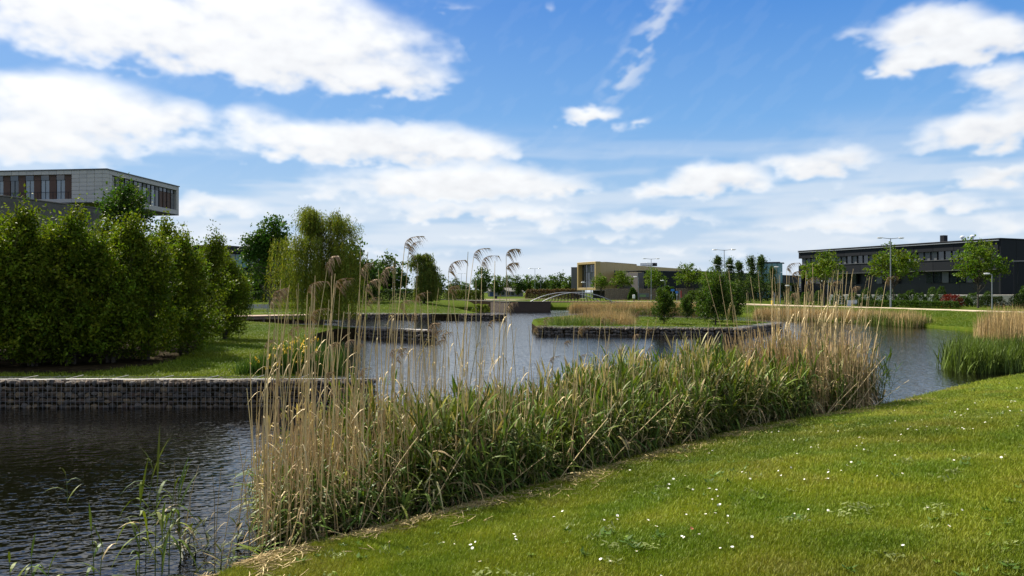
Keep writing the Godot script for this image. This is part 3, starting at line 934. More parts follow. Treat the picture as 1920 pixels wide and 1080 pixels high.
func gold_office():
	var o := thing("gold_office", "gold clad office with a framed glass end raised on columns", "building", Vector3(17.6, 0, -166), -0.571)
	# the glazed end is skewed to the long side: its frame is 7.6 m wide and looks to the left
	var skew := -0.545
	for f in [["frame_head", Vector3(-7.6, 8.5, -1.2), Vector3(0, 9.0, 0)], ["frame_foot", Vector3(-7.6, 2.95, -1.2), Vector3(0, 3.45, 0)], ["frame_side", Vector3(-7.6, 3.455, -1.2), Vector3(-7.15, 8.495, 0)], ["frame_side", Vector3(-0.45, 3.455, -1.2), Vector3(0, 8.495, 0)]]:
		put(f[0], f[1], f[2], M.gold, o, 0.02).rotation.y = skew
	put("back_wall", Vector3(-7.1, 3.46, -1.4), Vector3(-0.5, 8.49, -1.25), M.void, o).rotation.y = skew
	put("body", Vector3(-6, 3.0, -50), Vector3(-0.3, 8.7, -5.4), M.void, o)
	for i in 6:
		for j in 3:
			var q := put("window", Vector3(-7.1 + i * 1.1, 3.5 + j * 1.65, -1.1), Vector3(-7.1 + (i + 1) * 1.1 - 0.06, 3.5 + (j + 1) * 1.65 - 0.06, -1.0), M.pane if (i + j) % 4 else M.slat, o)
			q.rotation.y = skew
			put("frame", Vector3(-7.1 + (i + 1) * 1.1 - 0.06, 3.5 + j * 1.65, -1.08), Vector3(-7.1 + (i + 1) * 1.1, 3.5 + (j + 1) * 1.65, -0.93), M.steel, q)
	var z := -1.25
	var k := 0
	while z > -50:
		put("side_panel", Vector3(-0.28, 2.95, z - 3.97), Vector3(0.0, 8.98 - (0.25 if k > 4 else 0.0), z), M.gold, o, 0.01)
		z -= 4.0
		k += 1
	put("roof_edge", Vector3(-5.4, 8.99, -21), Vector3(0.04, 9.06, -5.0), M.gold, o)
	for w in [[-9.0, -9.8], [-10.0, -10.7], [-11.0, -12.4], [-13.0, -13.8], [-14.2, -15.4], [-16.0, -17.0], [-24.2, -25.6]]:
		put("side_window", Vector3(-0.1, 6.2, w[1]), Vector3(0.03, 7.3, w[0]), M.void, o)
	for p in [Vector3(-3.6, 0, -1), Vector3(-1.6, 0, -1), Vector3(-0.6, 0, -6), Vector3(-3.6, 0, -6)]:
		var b := MB.new()
		b.tube([p + Vector3(0, 1, 0), p + Vector3(0, 3, 0)], [0.12, 0.12], 6)
		part("column", b.mesh(), M.steel, o)
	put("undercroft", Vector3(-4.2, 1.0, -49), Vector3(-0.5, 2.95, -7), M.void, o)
	put("rooftop_unit", Vector3(-3, 9.0, -33), Vector3(-1, 9.7, -30), M.white, o, 0.03)
	put("rooftop_unit", Vector3(-2.8, 9.0, -36), Vector3(-1, 9.8, -34.5), M.dark_metal, o, 0.03)
	var d := thing("dark_tower_block", "narrow dark block left of the gold framed glass end", "building", Vector3(off(1071, 178), 0, -178), -0.2)
	for j in 3:
		put("wall_panel", Vector3(0, 1 + j * 2.35, -6), Vector3(2.5, 1 + (j + 1) * 2.35 - 0.02, 0), M.grey_side, d, 0.01)
	put("roof_edge", Vector3(-0.05, 8.05, -6.05), Vector3(2.55, 8.15, 0.05), M.dark_metal, d)
	var g := thing("grey_hall", "plain mid grey hall in front of the gold office's far half", "building", Vector3(off(1196, 168), 0, -168), 0.5)
	for j in 9:
		put("wall_panel", Vector3(0.02 + j * 3.0, 1, -8), Vector3(j * 3.0 + 2.98, 6.7 + (0.35 if j > 4 else 0.0), 0), M.grey_block, g, 0.01)
	put("roof_edge", Vector3(-0.05, 7.06, -8), Vector3(27, 7.16, 0.06), M.slat, g)
	# garden walls of timber and stone below
	for a in [[1134, 1180, 134.0, M.fence_wood, "brown garden wall panel below the gold office"], [1195, 1250, 132.0, M.fence_wood, "brown garden wall behind the information board"], [1268, 1312, 126.0, M.fence_wood, "brown garden wall behind the blue signs"]]:
		var f := thing("garden_wall", a[4], "wall", Vector3(off(a[0], a[2]), 1.1, -a[2]), -0.1)
		var wide: float = (a[1] - a[0]) * a[2] / F
		var n := int(wide / 0.8)
		for i in n:
			put("panel", Vector3(i * wide / n + 0.01, 0, -0.2), Vector3((i + 1) * wide / n - 0.01, R.randf_range(1.95, 2.05), R.randf_range(-0.02, 0.02)), a[3], f, 0.01)

func far_buildings():
	var o := thing("long_dark_hall", "long low black hall behind the slender birch trees", "building", Vector3(off(1312, 150), 0, -150), -atan2(-45.0, 36.0))
	for i in 14:
		put("wall_panel", Vector3(i * 4.0 + 0.01, 1, -12), Vector3(i * 4.0 + 3.99, 6.4, 0), M.dark_wall if i % 3 else M.dark_wall2, o, 0.012)
	put("roof_edge", Vector3(0, 6.405, -12), Vector3(56, 6.55, 0.08), M.dark_metal, o)
	var t := thing("glass_tower", "teal glass stair tower rising behind the birches", "building", Vector3(off(1419, 172), 0, -172), -0.35)
	put("core", Vector3(1.2, 1, -5), Vector3(4.8, 9.1, -0.4), M.grey_side, t)
	for i in 5:
		for j in 4:
			var q := put("pane", Vector3(i * 1.05 + 0.03, 1 + j * 1.95, -0.1), Vector3(i * 1.05 + 1.09, 1 + (j + 1) * 1.95 - 0.06, -0.04), M.teal, t)
			put("frame", Vector3(i * 1.05 - 0.04, 1 + j * 1.95, -0.12), Vector3(i * 1.05 + 0.03, 1 + (j + 1) * 1.95, 0.02), M.dark_metal, q)
	put("roof_edge", Vector3(-0.05, 8.8, -5), Vector3(5.6, 8.92, 0.05), M.dark_metal, t)
	# low house left of the bridge
	var h := thing("low_house", "long low white house with blue doors beyond the lawn", "house", Vector3(off(915, 235), 1.2, -235), -0.05)
	put("wall", Vector3(0, 0, -5), Vector3(10.3, 1.65, 0), M.render, h)
	var b := MB.new()
	var e := [Vector3(-0.4, 1.6, 0.4), Vector3(-0.4, 2.7, -2.5), Vector3(-0.4, 1.6, -5.4)]
	for k in 2:
		b.quad(e[k], e[k] + Vector3(11, 0, 0), e[k + 1] + Vector3(11, 0, 0), e[k + 1])
	b.tri(e[0], e[1], e[2]); b.tri(e[0] + Vector3(11, 0, 0), e[1] + Vector3(11, 0, 0), e[2] + Vector3(11, 0, 0))
	part("roof", b.mesh(), M.grey_block, h)
	put("door", Vector3(0.6, 0, -0.02), Vector3(1.9, 1.3, 0.05), mat(Color(0.02, 0.05, 0.14), 0.5), h)
	for x in [3.0, 4.1, 5.8, 6.9, 8.4]:
		put("window", Vector3(x, 0.45, -0.02), Vector3(x + 0.8, 1.4, 0.05), M.pane, h)
	var h2 := thing("low_shed", "low pale-roofed shed behind the shrubs on the terrace", "shed", Vector3(off(850, 190), 1.2, -190), 0.02)
	put("wall", Vector3(0, 0, -4), Vector3(5.8, 1.7, 0), M.dark_metal, h2)
	put("roof", Vector3(-0.3, 1.705, -4.3), Vector3(6.1, 1.95, 0.3), M.pale_stone, h2, 0.02)

# ------------------------------------------------------------------ bridge
func bridge():
	var near_a := Vector3(4.0, 1.28, -105.5)
	var near_b := Vector3(13.6, 1.28, -106.5)
	var wide := Vector3(-1.5, 0, -2.4)
	var o := thing("footbridge", "arched steel footbridge with slanting balusters over the channel", "bridge", Vector3(near_a.x, 0, near_a.z), 0)
	var along := near_b - near_a
	var d := MB.new()
	var n := 24
	for k in n:
		var p := along * (float(k) / n) + Vector3(0, 1.28, 0)
		var q := along * (float(k + 1) / n - 0.004) + Vector3(0, 1.28, 0)
		var y := Vector3(0, -0.16, 0)
		d.quad(p, q, q + wide, p + wide)
		d.quad(p + y, q + y, q + wide + y, p + wide + y)
		d.quad(p, q, q + y, p + y)
		d.quad(p + wide, q + wide, q + wide + y, p + wide + y)
	part("deck", d.mesh(), M.deck, o)
	for s in 2:
		var shift := wide * s
		var pts := []
		var r := []
		for k in 25:
			var t := k / 24.0
			pts.append(along * t + shift + Vector3(0, 1.22 + 1.25 * (1 - pow(2 * t - 1, 2)), 0))
			r.append(0.055)
		var a := MB.new()
		a.tube(pts, r, 6)
		part("arch_rib", a.mesh(), M.steel, o)
		for k in range(2, 23):
			var t := k / 24.0
			var foot: Vector3 = along * clampf(t + (t - 0.5) * 0.14, 0.02, 0.98) + shift + Vector3(0, 1.28, 0)
			a = MB.new()
			a.tube([foot, pts[k]], [0.03, 0.03], 4)
			part("baluster", a.mesh(), M.dark_metal, o)
	put("abutment", Vector3(along.x - 0.2, -0.4, along.z - 2.6), Vector3(along.x + 0.8, 1.2, along.z + 0.3), M.brick, o)

# ------------------------------------------------------------------ lamps, signs
func lamp(label: String, px: float, d: float, h: float, arms: int, base := 1.05, turn := 0.0):
	var o := thing("street_lamp", label, "street lamp", Vector3(off(px, d), base, -d), turn, "lamps along the paths and roads")
	var b := MB.new()
	b.tube([Vector3.ZERO, Vector3(0, 0.9, 0), Vector3(0, 0.92, 0), Vector3(0, h, 0)], [0.08, 0.075, 0.055, 0.04] if arms == 2 else [0.055, 0.05, 0.04, 0.035], 8)
	part("pole", b.mesh(), M.steel, o)
	var reach := 0.85 if arms == 2 else 0.22
	for s in ([-1.0, 1.0] if arms == 2 else [-1.0]):
		b = MB.new()
		b.tube([Vector3(0, h - 0.04, 0), Vector3(s * reach * 0.5, h - 0.01, 0), Vector3(s * reach, h + 0.04, 0)], [0.035, 0.03, 0.03], 6)
		part("arm", b.mesh(), M.steel, o)
		b = MB.new()
		var c := Vector3(s * (reach + 0.25), h + 0.05, 0)
		b.tube([c - Vector3(s * 0.3, 0, 0), c - Vector3(s * 0.22, 0, 0), c, c + Vector3(s * 0.2, 0, 0), c + Vector3(s * 0.3, 0, 0)], [0.03, 0.1, 0.12, 0.09, 0.02], 8)
		var q := part("lamp_head", b.mesh(), M.lamp_head, o)
		q.scale = Vector3(1, 0.6, 1)
		q.position.y = (h + 0.05) * 0.4
		put("lens", c + Vector3(-0.18, -0.145, -0.07), c + Vector3(0.18, -0.11, 0.07), M.white, q)

func furniture():
	lamp("tall double-armed lamp before the black office", 1670, 76, 6.7, 2, 1.0, 0.1)
	lamp("short single lamp at the right edge by the path", 1860, 70, 3.1, 1, 1.0)
	lamp("tall double-armed lamp among the birches", 1358, 96, 6.55, 2, 1.1, -0.15)
	lamp("shorter double-armed lamp just beside the tall one among the birches", 1354, 104, 4.95, 2, 1.1, 0.3)
	lamp("tall double-armed lamp above the round tree by the gold office", 1221, 124, 6.6, 2, 1.15, 0.15)
	lamp("far double-armed lamp above the tree belt left of the gold office", 1003, 180, 6.7, 2, 1.2)
	lamp("faint far double-armed lamp between the reed plumes", 865, 240, 7.0, 2, 1.2)
	lamp("single lamp beside the information board", 1197, 122, 3.7, 1, 1.15)
	lamp("single lamp right of the round street tree", 1247, 128, 3.2, 1, 1.15)
	lamp("single lamp in front of the gold frame", 1099, 118, 2.7, 1, 1.25)
	lamp("low lamp on the lawn by the low house", 926, 150, 2.9, 1, 1.25)
	lamp("single lamp behind the island shrubs", 1369, 110, 2.5, 1, 1.1)
	lamp("single lamp left of the black office", 1483, 100, 2.2, 1, 1.1)
	lamp("plain tall lamp left of the first street tree", 1463, 98, 4.5, 1, 1.1)
	lamp("single lamp under the first street tree", 1552, 92, 2.7, 1, 1.05)
	lamp("far single lamp on the skyline by the tree belt", 1014, 185, 5.2, 1, 1.2)
	# signs
	var o := thing("information_board", "grey and green information board on two posts", "sign", Vector3(off(1196, 118), 1.2, -118), 0.05)
	put("post", Vector3(0.1, 0, -0.06), Vector3(0.18, 1.0, 0), M.dark_metal, o)
	put("post", Vector3(1.5, 0, -0.06), Vector3(1.58, 1.0, 0), M.dark_metal, o)
	put("board", Vector3(0, 0.55, 0.002), Vector3(1.7, 1.15, 0.05), M.slat, o, 0.01)
	put("printed_panel", Vector3(0.3, 0.62, 0.051), Vector3(1.2, 0.95, 0.056), mat(Color(0.12, 0.2, 0.08)), o)
	o = thing("utility_box", "small white rounded box on a dark foot left of the information board", "box", Vector3(off(1188.5, 117), 1.2, -117))
	put("foot", Vector3(-0.1, 0, -0.1), Vector3(0.1, 0.35, 0.1), M.dark_metal, o)
	put("cover", Vector3(-0.17, 0.351, -0.15), Vector3(0.17, 0.95, 0.15), M.white, o, 0.06)
	o = thing("blue_sign", "blue rectangular road sign on a pole, the left of two", "sign", Vector3(off(1261, 112), 1.15, -112))
	put("pole", Vector3(-0.03, 0, -0.03), Vector3(0.03, 1.75, 0.03), M.steel, o)
	put("plate", Vector3(-0.25, 1.5, 0.032), Vector3(0.25, 1.8, 0.05), M.blue, o)
	o = thing("round_blue_sign", "blue road sign with a white plate below, the right of two", "sign", Vector3(off(1269, 110), 1.15, -110))
	put("pole", Vector3(-0.03, 0, -0.03), Vector3(0.03, 1.5, 0.03), M.steel, o)
	var b := MB.new()
	b.tube([Vector3(0, 1.35, 0.03), Vector3(0, 1.35, 0.05)], [0.21, 0.21], 14)
	part("plate", b.mesh(), M.blue, o)
	put("lower_plate", Vector3(-0.1, 0.95, 0.032), Vector3(0.1, 1.05, 0.05), M.white, o)
	o = thing("red_banner", "narrow red banner before the brown garden wall", "banner", Vector3(off(1275, 121), 1.15, -121))
	put("pole", Vector3(-0.03, 0, -0.03), Vector3(0.03, 1.7, 0.03), M.steel, o)
	put("cloth", Vector3(0.032, 0.5, -0.012), Vector3(0.25, 1.6, 0.012), M.red, o)
	o = thing("yellow_post", "yellow marker post with a grey cap beside the path", "post", Vector3(off(1447.5, 88), 1.05, -88))
	put("shaft", Vector3(-0.07, 0, -0.07), Vector3(0.07, 0.55, 0.07), M.yellow, o, 0.02)
	put("cap", Vector3(-0.085, 0.552, -0.085), Vector3(0.085, 0.72, 0.085), M.slat, o, 0.03)
	o = thing("sign_post", "plain grey sign seen from behind next to the yellow post", "sign", Vector3(off(1452, 90), 1.05, -90))
	put("pole", Vector3(-0.035, 0, -0.035), Vector3(0.035, 1.3, 0.035), M.steel, o)
	put("plate", Vector3(-0.12, 0.9, -0.06), Vector3(0.12, 1.42, -0.04), M.slat, o)
	o = thing("white_sign", "white notice board on a white cabinet beside the low hedge", "sign", Vector3(off(1590, 82), 1.05, -82))
	put("cabinet", Vector3(0, 0, -0.3), Vector3(0.33, 0.62, 0), M.white, o, 0.02)
	put("board", Vector3(0.335, 0.27, -0.06), Vector3(0.95, 0.62, -0.02), M.white, o, 0.008)
	put("leg", Vector3(0.8, 0, -0.06), Vector3(0.85, 0.27, -0.02), M.steel, o)
	o = thing("litter_bin", "small dark litter bin on the lawn by the low lamp", "bin", Vector3(off(930, 148), 1.25, -148))
	put("body", Vector3(-0.22, 0, -0.22), Vector3(0.22, 0.55, 0.22), M.dark_metal, o, 0.03)
	put("lid", Vector3(-0.25, 0.552, -0.25), Vector3(0.25, 0.63, 0.25), M.slat, o, 0.02)
	# pale wall under the black office
	o = thing("stone_wall", "pale stone garden wall behind the shrubs below the black office", "wall", Vector3(off(1555, 98), 0.95, -98), -atan2(16.0, 23.5))
	for i in 15:
		put("block", Vector3(i * 1.8 + 0.012, 0, -0.3), Vector3(i * 1.8 + 1.788, R.randf_range(1.24, 1.28), R.randf_range(-0.02, 0.02)), M.pale_wall, o, 0.02)

# ------------------------------------------------------------------ trees
func leaf_color(r: RandomNumberGenerator, c: Color, spread := 0.35) -> Color:
	var k := 1.0 + r.randf_range(-spread, spread)
	var warm := r.randf_range(-0.15, 0.2)
	return Color(c.r * k * (1 + warm), c.g * k, c.b * k)

func rand_dir(r: RandomNumberGenerator) -> Vector3:
	return Vector3(r.randfn(), r.randfn(), r.randfn()).normalized()

# o: height, crown = [[middle, radii], ...], clumps, per clump leaves, clump radius, leaf length and half width, colour, trunk radius, stems, droop
func make_tree(called: String, label: String, seed_: int, o: Dictionary) -> Node3D:
	var r := RandomNumberGenerator.new()
	r.seed = seed_
	var t := thing(called, label, "tree")
	var wood := MB.new()
	var crown := MB.new()
	crown.tinted = true
	var h: float = o.h
	var stems: int = o.get("stems", 1)
	var spine := []
	for s in stems:
		var lean := Vector3(r.randf_range(-1, 1), 0, r.randf_range(-1, 1)) * float(o.get("spread", 0.04)) * h
		var foot := lean * 0.15
		var p := []
		var w := []
		var top: float = h * r.randf_range(0.8, 0.93)
		for k in 7:
			var f := k / 6.0
			p.append(foot + lean * f * f + Vector3(r.randf_range(-1, 1), 0, r.randf_range(-1, 1)) * 0.012 * h * f + Vector3(0, top * f, 0))
			w.append(lerpf(o.r, o.r * 0.12, pow(f, 0.8)))
		p[0].y = -0.1
		w[0] *= 1.35
		wood.tube(p, w, 7)
		spine.append(p)
	var per: int = o.leaves
	for k in int(o.clumps):
		var e: Array = o.crown[r.randi() % o.crown.size()]
		var d := rand_dir(r)
		var f := pow(r.randf(), 0.42)
		var m: Vector3 = e[0] + d * f * (e[1] as Vector3)
		if m.y < o.get("floor", 0.3): m.y = o.get("floor", 0.3) + r.randf() * 0.3
		# a limb from the nearest stem
		var p: Array = spine[r.randi() % stems]
		var i := clampf((m.y / h) * 6.0 * 0.8 - 0.5, 0.6, 5.5)
		var from: Vector3 = (p[int(i)] as Vector3).lerp(p[int(i) + 1], i - int(i))
		if k % 2 == 0:
			var mid := from.lerp(m, 0.5) + Vector3(0, -0.03 * h, 0)
			wood.tube([from, mid, m], [o.r * 0.3, o.r * 0.18, o.r * 0.06], 4, false)
		var tone := leaf_color(r, o.color, float(o.get("vary", 0.22)))
		var cr: float = o.clump * r.randf_range(0.6, 1.3)
		var tip: float = o.get("tips", 0.0)
		var spray: float = o.get("spray", 0.0)
		var shoot := (d * 0.9 + Vector3(0, 0.75, 0) + rand_dir(r) * 0.5).normalized()
		for j in per:
			var q := Vector3(r.randfn(), r.randfn() * 0.75, r.randfn()) * 0.55
			if spray > 0:
				q = Vector3(r.randfn(), r.randfn(), r.randfn()) * 0.2 + shoot * r.randf_range(-0.5, 1.0) * spray
			elif tip > 0 and j % 3 == 0:
				q = q * 0.4 + (d + Vector3(0, 0.9, 0)).normalized() * r.randf() * tip
			var at := m + q * cr
			if at.y < 0.12: continue
			var ld := (rand_dir(r) + d * 0.5 + Vector3(0, float(o.get("lift", -0.2)), 0)).normalized()
			var side := ld.cross(rand_dir(r)).normalized()
			var s := r.randf_range(0.6, 1.25)
			crown.col = leaf_color(r, tone, 0.28)
			crown.leaf(at, ld * float(o.leaf) * s, side, float(o.wide) * s)
	part("trunk", wood.mesh(M.bark), null, t)
	part("crown", crown.mesh(M.leaves), null, t)
	return t

func make_willow(called: String, label: String, seed_: int, h: float, wide: float, strands: int, color: Color, leaf := 0.11) -> Node3D:
	var r := RandomNumberGenerator.new()
	r.seed = seed_
	var t := thing(called, label, "tree")
	var wood := MB.new()
	var crown := MB.new()
	crown.tinted = true
	wood.tube([Vector3(0, -0.1, 0), Vector3(0.03, h * 0.2, 0), Vector3(-0.05, h * 0.4, 0.05), Vector3(0.1, h * 0.62, 0), Vector3(0.15, h * 0.85, 0)], [0.2, 0.15, 0.12, 0.08, 0.03], 7)
	var limbs := []
	for k in 26:
		var a := r.randf() * TAU
		var up := r.randf_range(0.5, 1.08)
		var reach := wide * r.randf_range(0.25, 0.95) * (1.15 - absf(up - 0.7) * 1.2)
		var from := Vector3(0.05, h * up * 0.72, 0)
		var m := from + Vector3(cos(a), 0, sin(a)) * reach * 0.6 + Vector3(0, h * 0.16, 0)
		var e := from + Vector3(cos(a), 0, sin(a)) * reach + Vector3(0, h * (0.12 + up * 0.08), 0)
		wood.tube([from, m, e], [0.035, 0.02, 0.008], 4, false)
		limbs.append([from, m, e])
	for k in strands:
		var l: Array = limbs[r.randi() % limbs.size()]
		var f := r.randf_range(0.35, 1.0)
		var s: Vector3 = (l[0] as Vector3).lerp(l[1], f * 2) if f < 0.5 else (l[1] as Vector3).lerp(l[2], f * 2 - 1)
		s += Vector3(r.randfn(), r.randfn() * 0.5, r.randfn()) * 0.035 * h
		var out := Vector3(s.x, 0, s.z).normalized() * r.randf_range(0.0, 0.5)
		var room := s.y - h * 0.06
		var long := minf(room, h * (r.randf_range(0.06, 0.2) if s.y > h * 0.75 else r.randf_range(0.25, 0.7)))
		var n := maxi(5, int(long / 0.085))
		var tone := leaf_color(r, color, 0.3)
		var sway := Vector3(r.randfn(), 0, r.randfn()) * 0.06
		for j in n:
			var g := float(j) / n
			var p: Vector3 = s + out * sin(g * 1.6) * 0.6 + sway * g * long + Vector3(0, 0.15 * sin(g * 3.0) * (1 - g) - long * g, 0)
			var d := (Vector3(r.randfn() * 0.5, -0.9, r.randfn() * 0.5)).normalized()
			crown.col = leaf_color(r, tone, 0.25)
			crown.leaf(p + rand_dir(r) * 0.04, d * leaf * r.randf_range(0.8, 1.4), d.cross(rand_dir(r)).normalized(), leaf * 0.15)
	part("trunk", wood.mesh(M.bark), null, t)
	part("crown", crown.mesh(M.leaves), null, t)
	return t

func place(t: Node3D, at: Vector3, turn := 0.0, size := 1.0, tall := 1.0) -> Node3D:
	t.position = at
	t.rotation.y = turn
	t.scale = Vector3(size, size * tall, size)
	return t

func row(protos: Array, spots: Array, group: String):
	for k in spots.size():
		var s: Array = spots[k]   # label, px, distance, base height, size, variant, tall
		var p: Node3D = protos[s[5]]
		var at := Vector3(off(s[1], s[2]), s[3], -s[2])
		var tall: float = s[6] if s.size() > 6 else 1.0
		if p.has_meta("placed"):
			copy(p, s[0], at, k * 2.4 + 0.5, s[4], group, tall).remove_meta("placed")
		else:
			place(p, at, k * 2.4 + 0.5, s[4], tall)
			tag(p, s[0], "", group)
			p.set_meta("placed", true)

func trees():
	# the leafy multi-stemmed trees on the peninsula
	var green := Color(0.088, 0.128, 0.010)
	var shrubs := []
	for k in 3:
		shrubs.append(make_tree("alder_tree", "x", 100 + k, {"h": 4.3, "r": 0.027, "stems": 6, "spread": 0.2, "clumps": 520, "leaves": 46, "clump": 0.5, "leaf": 0.115, "wide": 0.03, "spray": 0.75, "vary": 0.4, "floor": 0.15, "lift": 0.15, "color": green,
			"crown": [[Vector3(0, 2.1, 0), Vector3(1.2, 1.4, 1.2)], [Vector3(0.35 - 0.3 * k, 3.1, 0.2), Vector3(0.6, 0.95, 0.6)], [Vector3(-0.5 + 0.4 * k, 2.9, -0.2), Vector3(0.5, 0.8, 0.5)], [Vector3(-0.4 + 0.3 * k, 1.4, 0.1), Vector3(1.15, 0.9, 1.15)], [Vector3(0, 0.8, 0.1), Vector3(1.1, 0.65, 1.1)], [Vector3(0.75 - 0.4 * k, 3.75, -0.1), Vector3(0.22, 0.85, 0.22)], [Vector3(-0.8 + 0.3 * k, 3.3, 0.3), Vector3(0.22, 0.8, 0.22)], [Vector3(0.1, 2.2, 0.75), Vector3(0.8, 0.9, 0.5)]]}))
	row(shrubs, [
		["leafy tree at the picture's left edge", -15, 20.6, 0.53, 0.92, 0], ["second leafy tree from the left edge, close to the gabion wall", 62, 20.9, 0.53, 0.81, 1], ["third leafy tree from the left edge, close to the gabion wall", 135, 21.3, 0.53, 0.90, 2],
		["leafy tree before the dark pointed tree, close to the gabion wall", 205, 21.8, 0.53, 0.84, 0], ["leafy tree right of the dark pointed tree", 272, 22.6, 0.53, 0.86, 1], ["leafy tree with a bare lower stem at the lawn's edge", 345, 24.6, 0.53, 0.81, 2],
		["leafy tree in the rear row at the far left", 20, 25.0, 0.56, 0.92, 2], ["leafy tree in the rear row below the concrete wall", 100, 26.0, 0.56, 0.88, 0], ["leafy tree in the rear row under the cantilever", 180, 26.6, 0.56, 0.92, 1],
		["leafy tree in the rear row left of the glass office", 310, 28.0, 0.53, 0.96, 2], ["bright leafy tree below the glass office", 380, 30.5, 0.53, 0.90, 0], ["smallest bright leafy tree at the grove's right end", 422, 33.0, 0.53, 0.80, 1],
		["leafy tree left of the picture's edge", -130, 19.9, 0.53, 0.94, 1], ["leafy tree far left of the picture's edge", -250, 19.6, 0.55, 0.98, 2], ["leafy tree left of the picture's edge in the second row", -170, 22.6, 0.55, 0.94, 0], ["leafy tree in the middle row at the left edge", -75, 22.8, 0.55, 0.89, 2], ["leafy tree in the middle row below the concrete wall", 55, 23.2, 0.55, 0.84, 0], ["leafy tree in the middle row left of the pointed tree", 165, 23.8, 0.55, 0.84, 1]], "leafy trees on the peninsula")
	var dark := make_tree("pointed_tree", "darker pointed tree rising from the grove under the cantilever", 131, {"h": 7.2, "r": 0.12, "clumps": 120, "leaves": 60, "clump": 0.5, "leaf": 0.14, "wide": 0.05, "tips": 0.8, "color": Color(0.045, 0.085, 0.014),
		"crown": [[Vector3(0, 4.5, 0), Vector3(1.5, 2.2, 1.5)], [Vector3(0.1, 6.1, 0), Vector3(0.8, 1.1, 0.8)]]})
	place(dark, Vector3(off(228, 36), 0.5, -36), 0.4, 0.97)
	# willows
	place(make_willow("willow_tree", "tall weeping willow at the head of the gabion jetty", 5, 7.1, 2.7, 3000, Color(0.13, 0.16, 0.022), 0.13), Vector3(off(600, 46.5), 0.5, -46.5), 0.8)
	place(make_willow("willow_tree", "smaller weeping willow on the far mound lawn", 8, 6.4, 2.2, 1300, Color(0.10, 0.13, 0.024), 0.24), Vector3(off(795, 98), 1.1, -98), 2.1)
	# dark maple behind the bench and other trees behind the mound lawn
	var maple := make_tree("maple_tree", "dark dense maple with a short trunk left of the tall willow", 140, {"h": 10.4, "r": 0.24, "clumps": 200, "leaves": 42, "clump": 0.85, "leaf": 0.30, "wide": 0.12, "tips": 0.6, "floor": 2.2, "lift": 0.0, "color": Color(0.040, 0.085, 0.013),
		"crown": [[Vector3(0, 5.0, 0), Vector3(3.0, 3.2, 3.0)], [Vector3(0.1, 8.0, 0), Vector3(1.6, 2.3, 1.6)], [Vector3(-1.4, 6.8, 0.4), Vector3(1.5, 1.3, 1.5)]]})
	place(maple, Vector3(off(508, 92), 0.9, -92), 0.3)
	var round_tree := []
	for k in 3:
		round_tree.append(make_tree("field_tree", "x", 150 + k, {"h": 7.0, "r": 0.16, "clumps": 90, "leaves": 36, "clump": 0.8, "leaf": 0.38, "wide": 0.15, "tips": 0.4, "floor": 0.9, "color": [Color(0.045, 0.085, 0.014), Color(0.065, 0.115, 0.016), Color(0.055, 0.10, 0.022)][k],
			"crown": [[Vector3(0, 4.2, 0), Vector3(2.3, 2.4, 2.3)], [Vector3(0.6 - 0.6 * k, 3.0, 0.3), Vector3(2.2, 1.8, 2.2)]]}))
	row(round_tree, [
		["dark tree showing right behind the tall willow", 662, 100, 1.1, 1.15, 0], ["yellow-green bush tree left of the round dark tree", 690, 108, 1.15, 0.72, 1], ["round dark tree standing over the clipped hedge", 732, 118, 1.2, 1.05, 0, 0.95], ["bluish tree just left of the round dark tree", 706, 126, 1.2, 0.9, 2],
		["tree in the gap right behind the far willow", 822, 135, 1.2, 0.8, 0, 0.8], ["slim tree behind the reed plumes on the terrace", 906, 128, 1.25, 0.62, 2, 1.25],
		["far dark tree on the skyline beyond the shed", 853, 280, 1.2, 1.0, 0, 0.9], ["far dark tree just right of the one beyond the shed", 872, 270, 1.2, 0.9, 2, 0.8],
		["first tree of the belt behind the low house", 930, 235, 1.2, 0.95, 1], ["second tree of the belt behind the low house", 952, 240, 1.2, 0.95, 2], ["third tree of the belt behind the low house", 972, 232, 1.2, 0.9, 0], ["fourth tree of the belt behind the low house", 990, 238, 1.2, 0.98, 1],
		["fifth tree of the belt, under the far lamp", 1012, 228, 1.2, 0.92, 2], ["sixth tree of the belt, right of the far lamp", 1032, 232, 1.2, 0.95, 1], ["seventh tree of the belt, near the dark block", 1050, 225, 1.2, 0.98, 0], ["last tree of the belt, against the dark block", 1066, 215, 1.2, 0.85, 1],
		["tree far left behind the dark maple", 478, 120, 1.2, 0.95, 0], ["tree behind the shrubs below the glass office", 440, 104, 1.1, 0.7, 2], ["second tree behind the maple's right flank", 548, 112, 1.2, 0.85, 0], ["third tree behind the tall willow's trunk", 620, 120, 1.2, 0.85, 2]], "trees behind the far lawns")
	# street trees
	var street := []
	for k in 3:
		street.append(make_tree("street_tree", "x", 170 + k, {"h": 6.0, "r": 0.085, "clumps": 95, "leaves": 40, "clump": 0.5, "leaf": 0.21, "wide": 0.08, "tips": 0.7, "floor": 1.9, "lift": 0.1, "color": Color(0.082, 0.135, 0.013),
			"crown": [[Vector3(0, 3.5, 0), Vector3(2.5, 1.1, 2.5)], [Vector3(0.2 - 0.2 * k, 4.8, 0), Vector3(1.5, 1.2, 1.5)], [Vector3(-0.5 + 0.4 * k, 4.0, 0.3), Vector3(2.2, 1.2, 2.2)]]}))
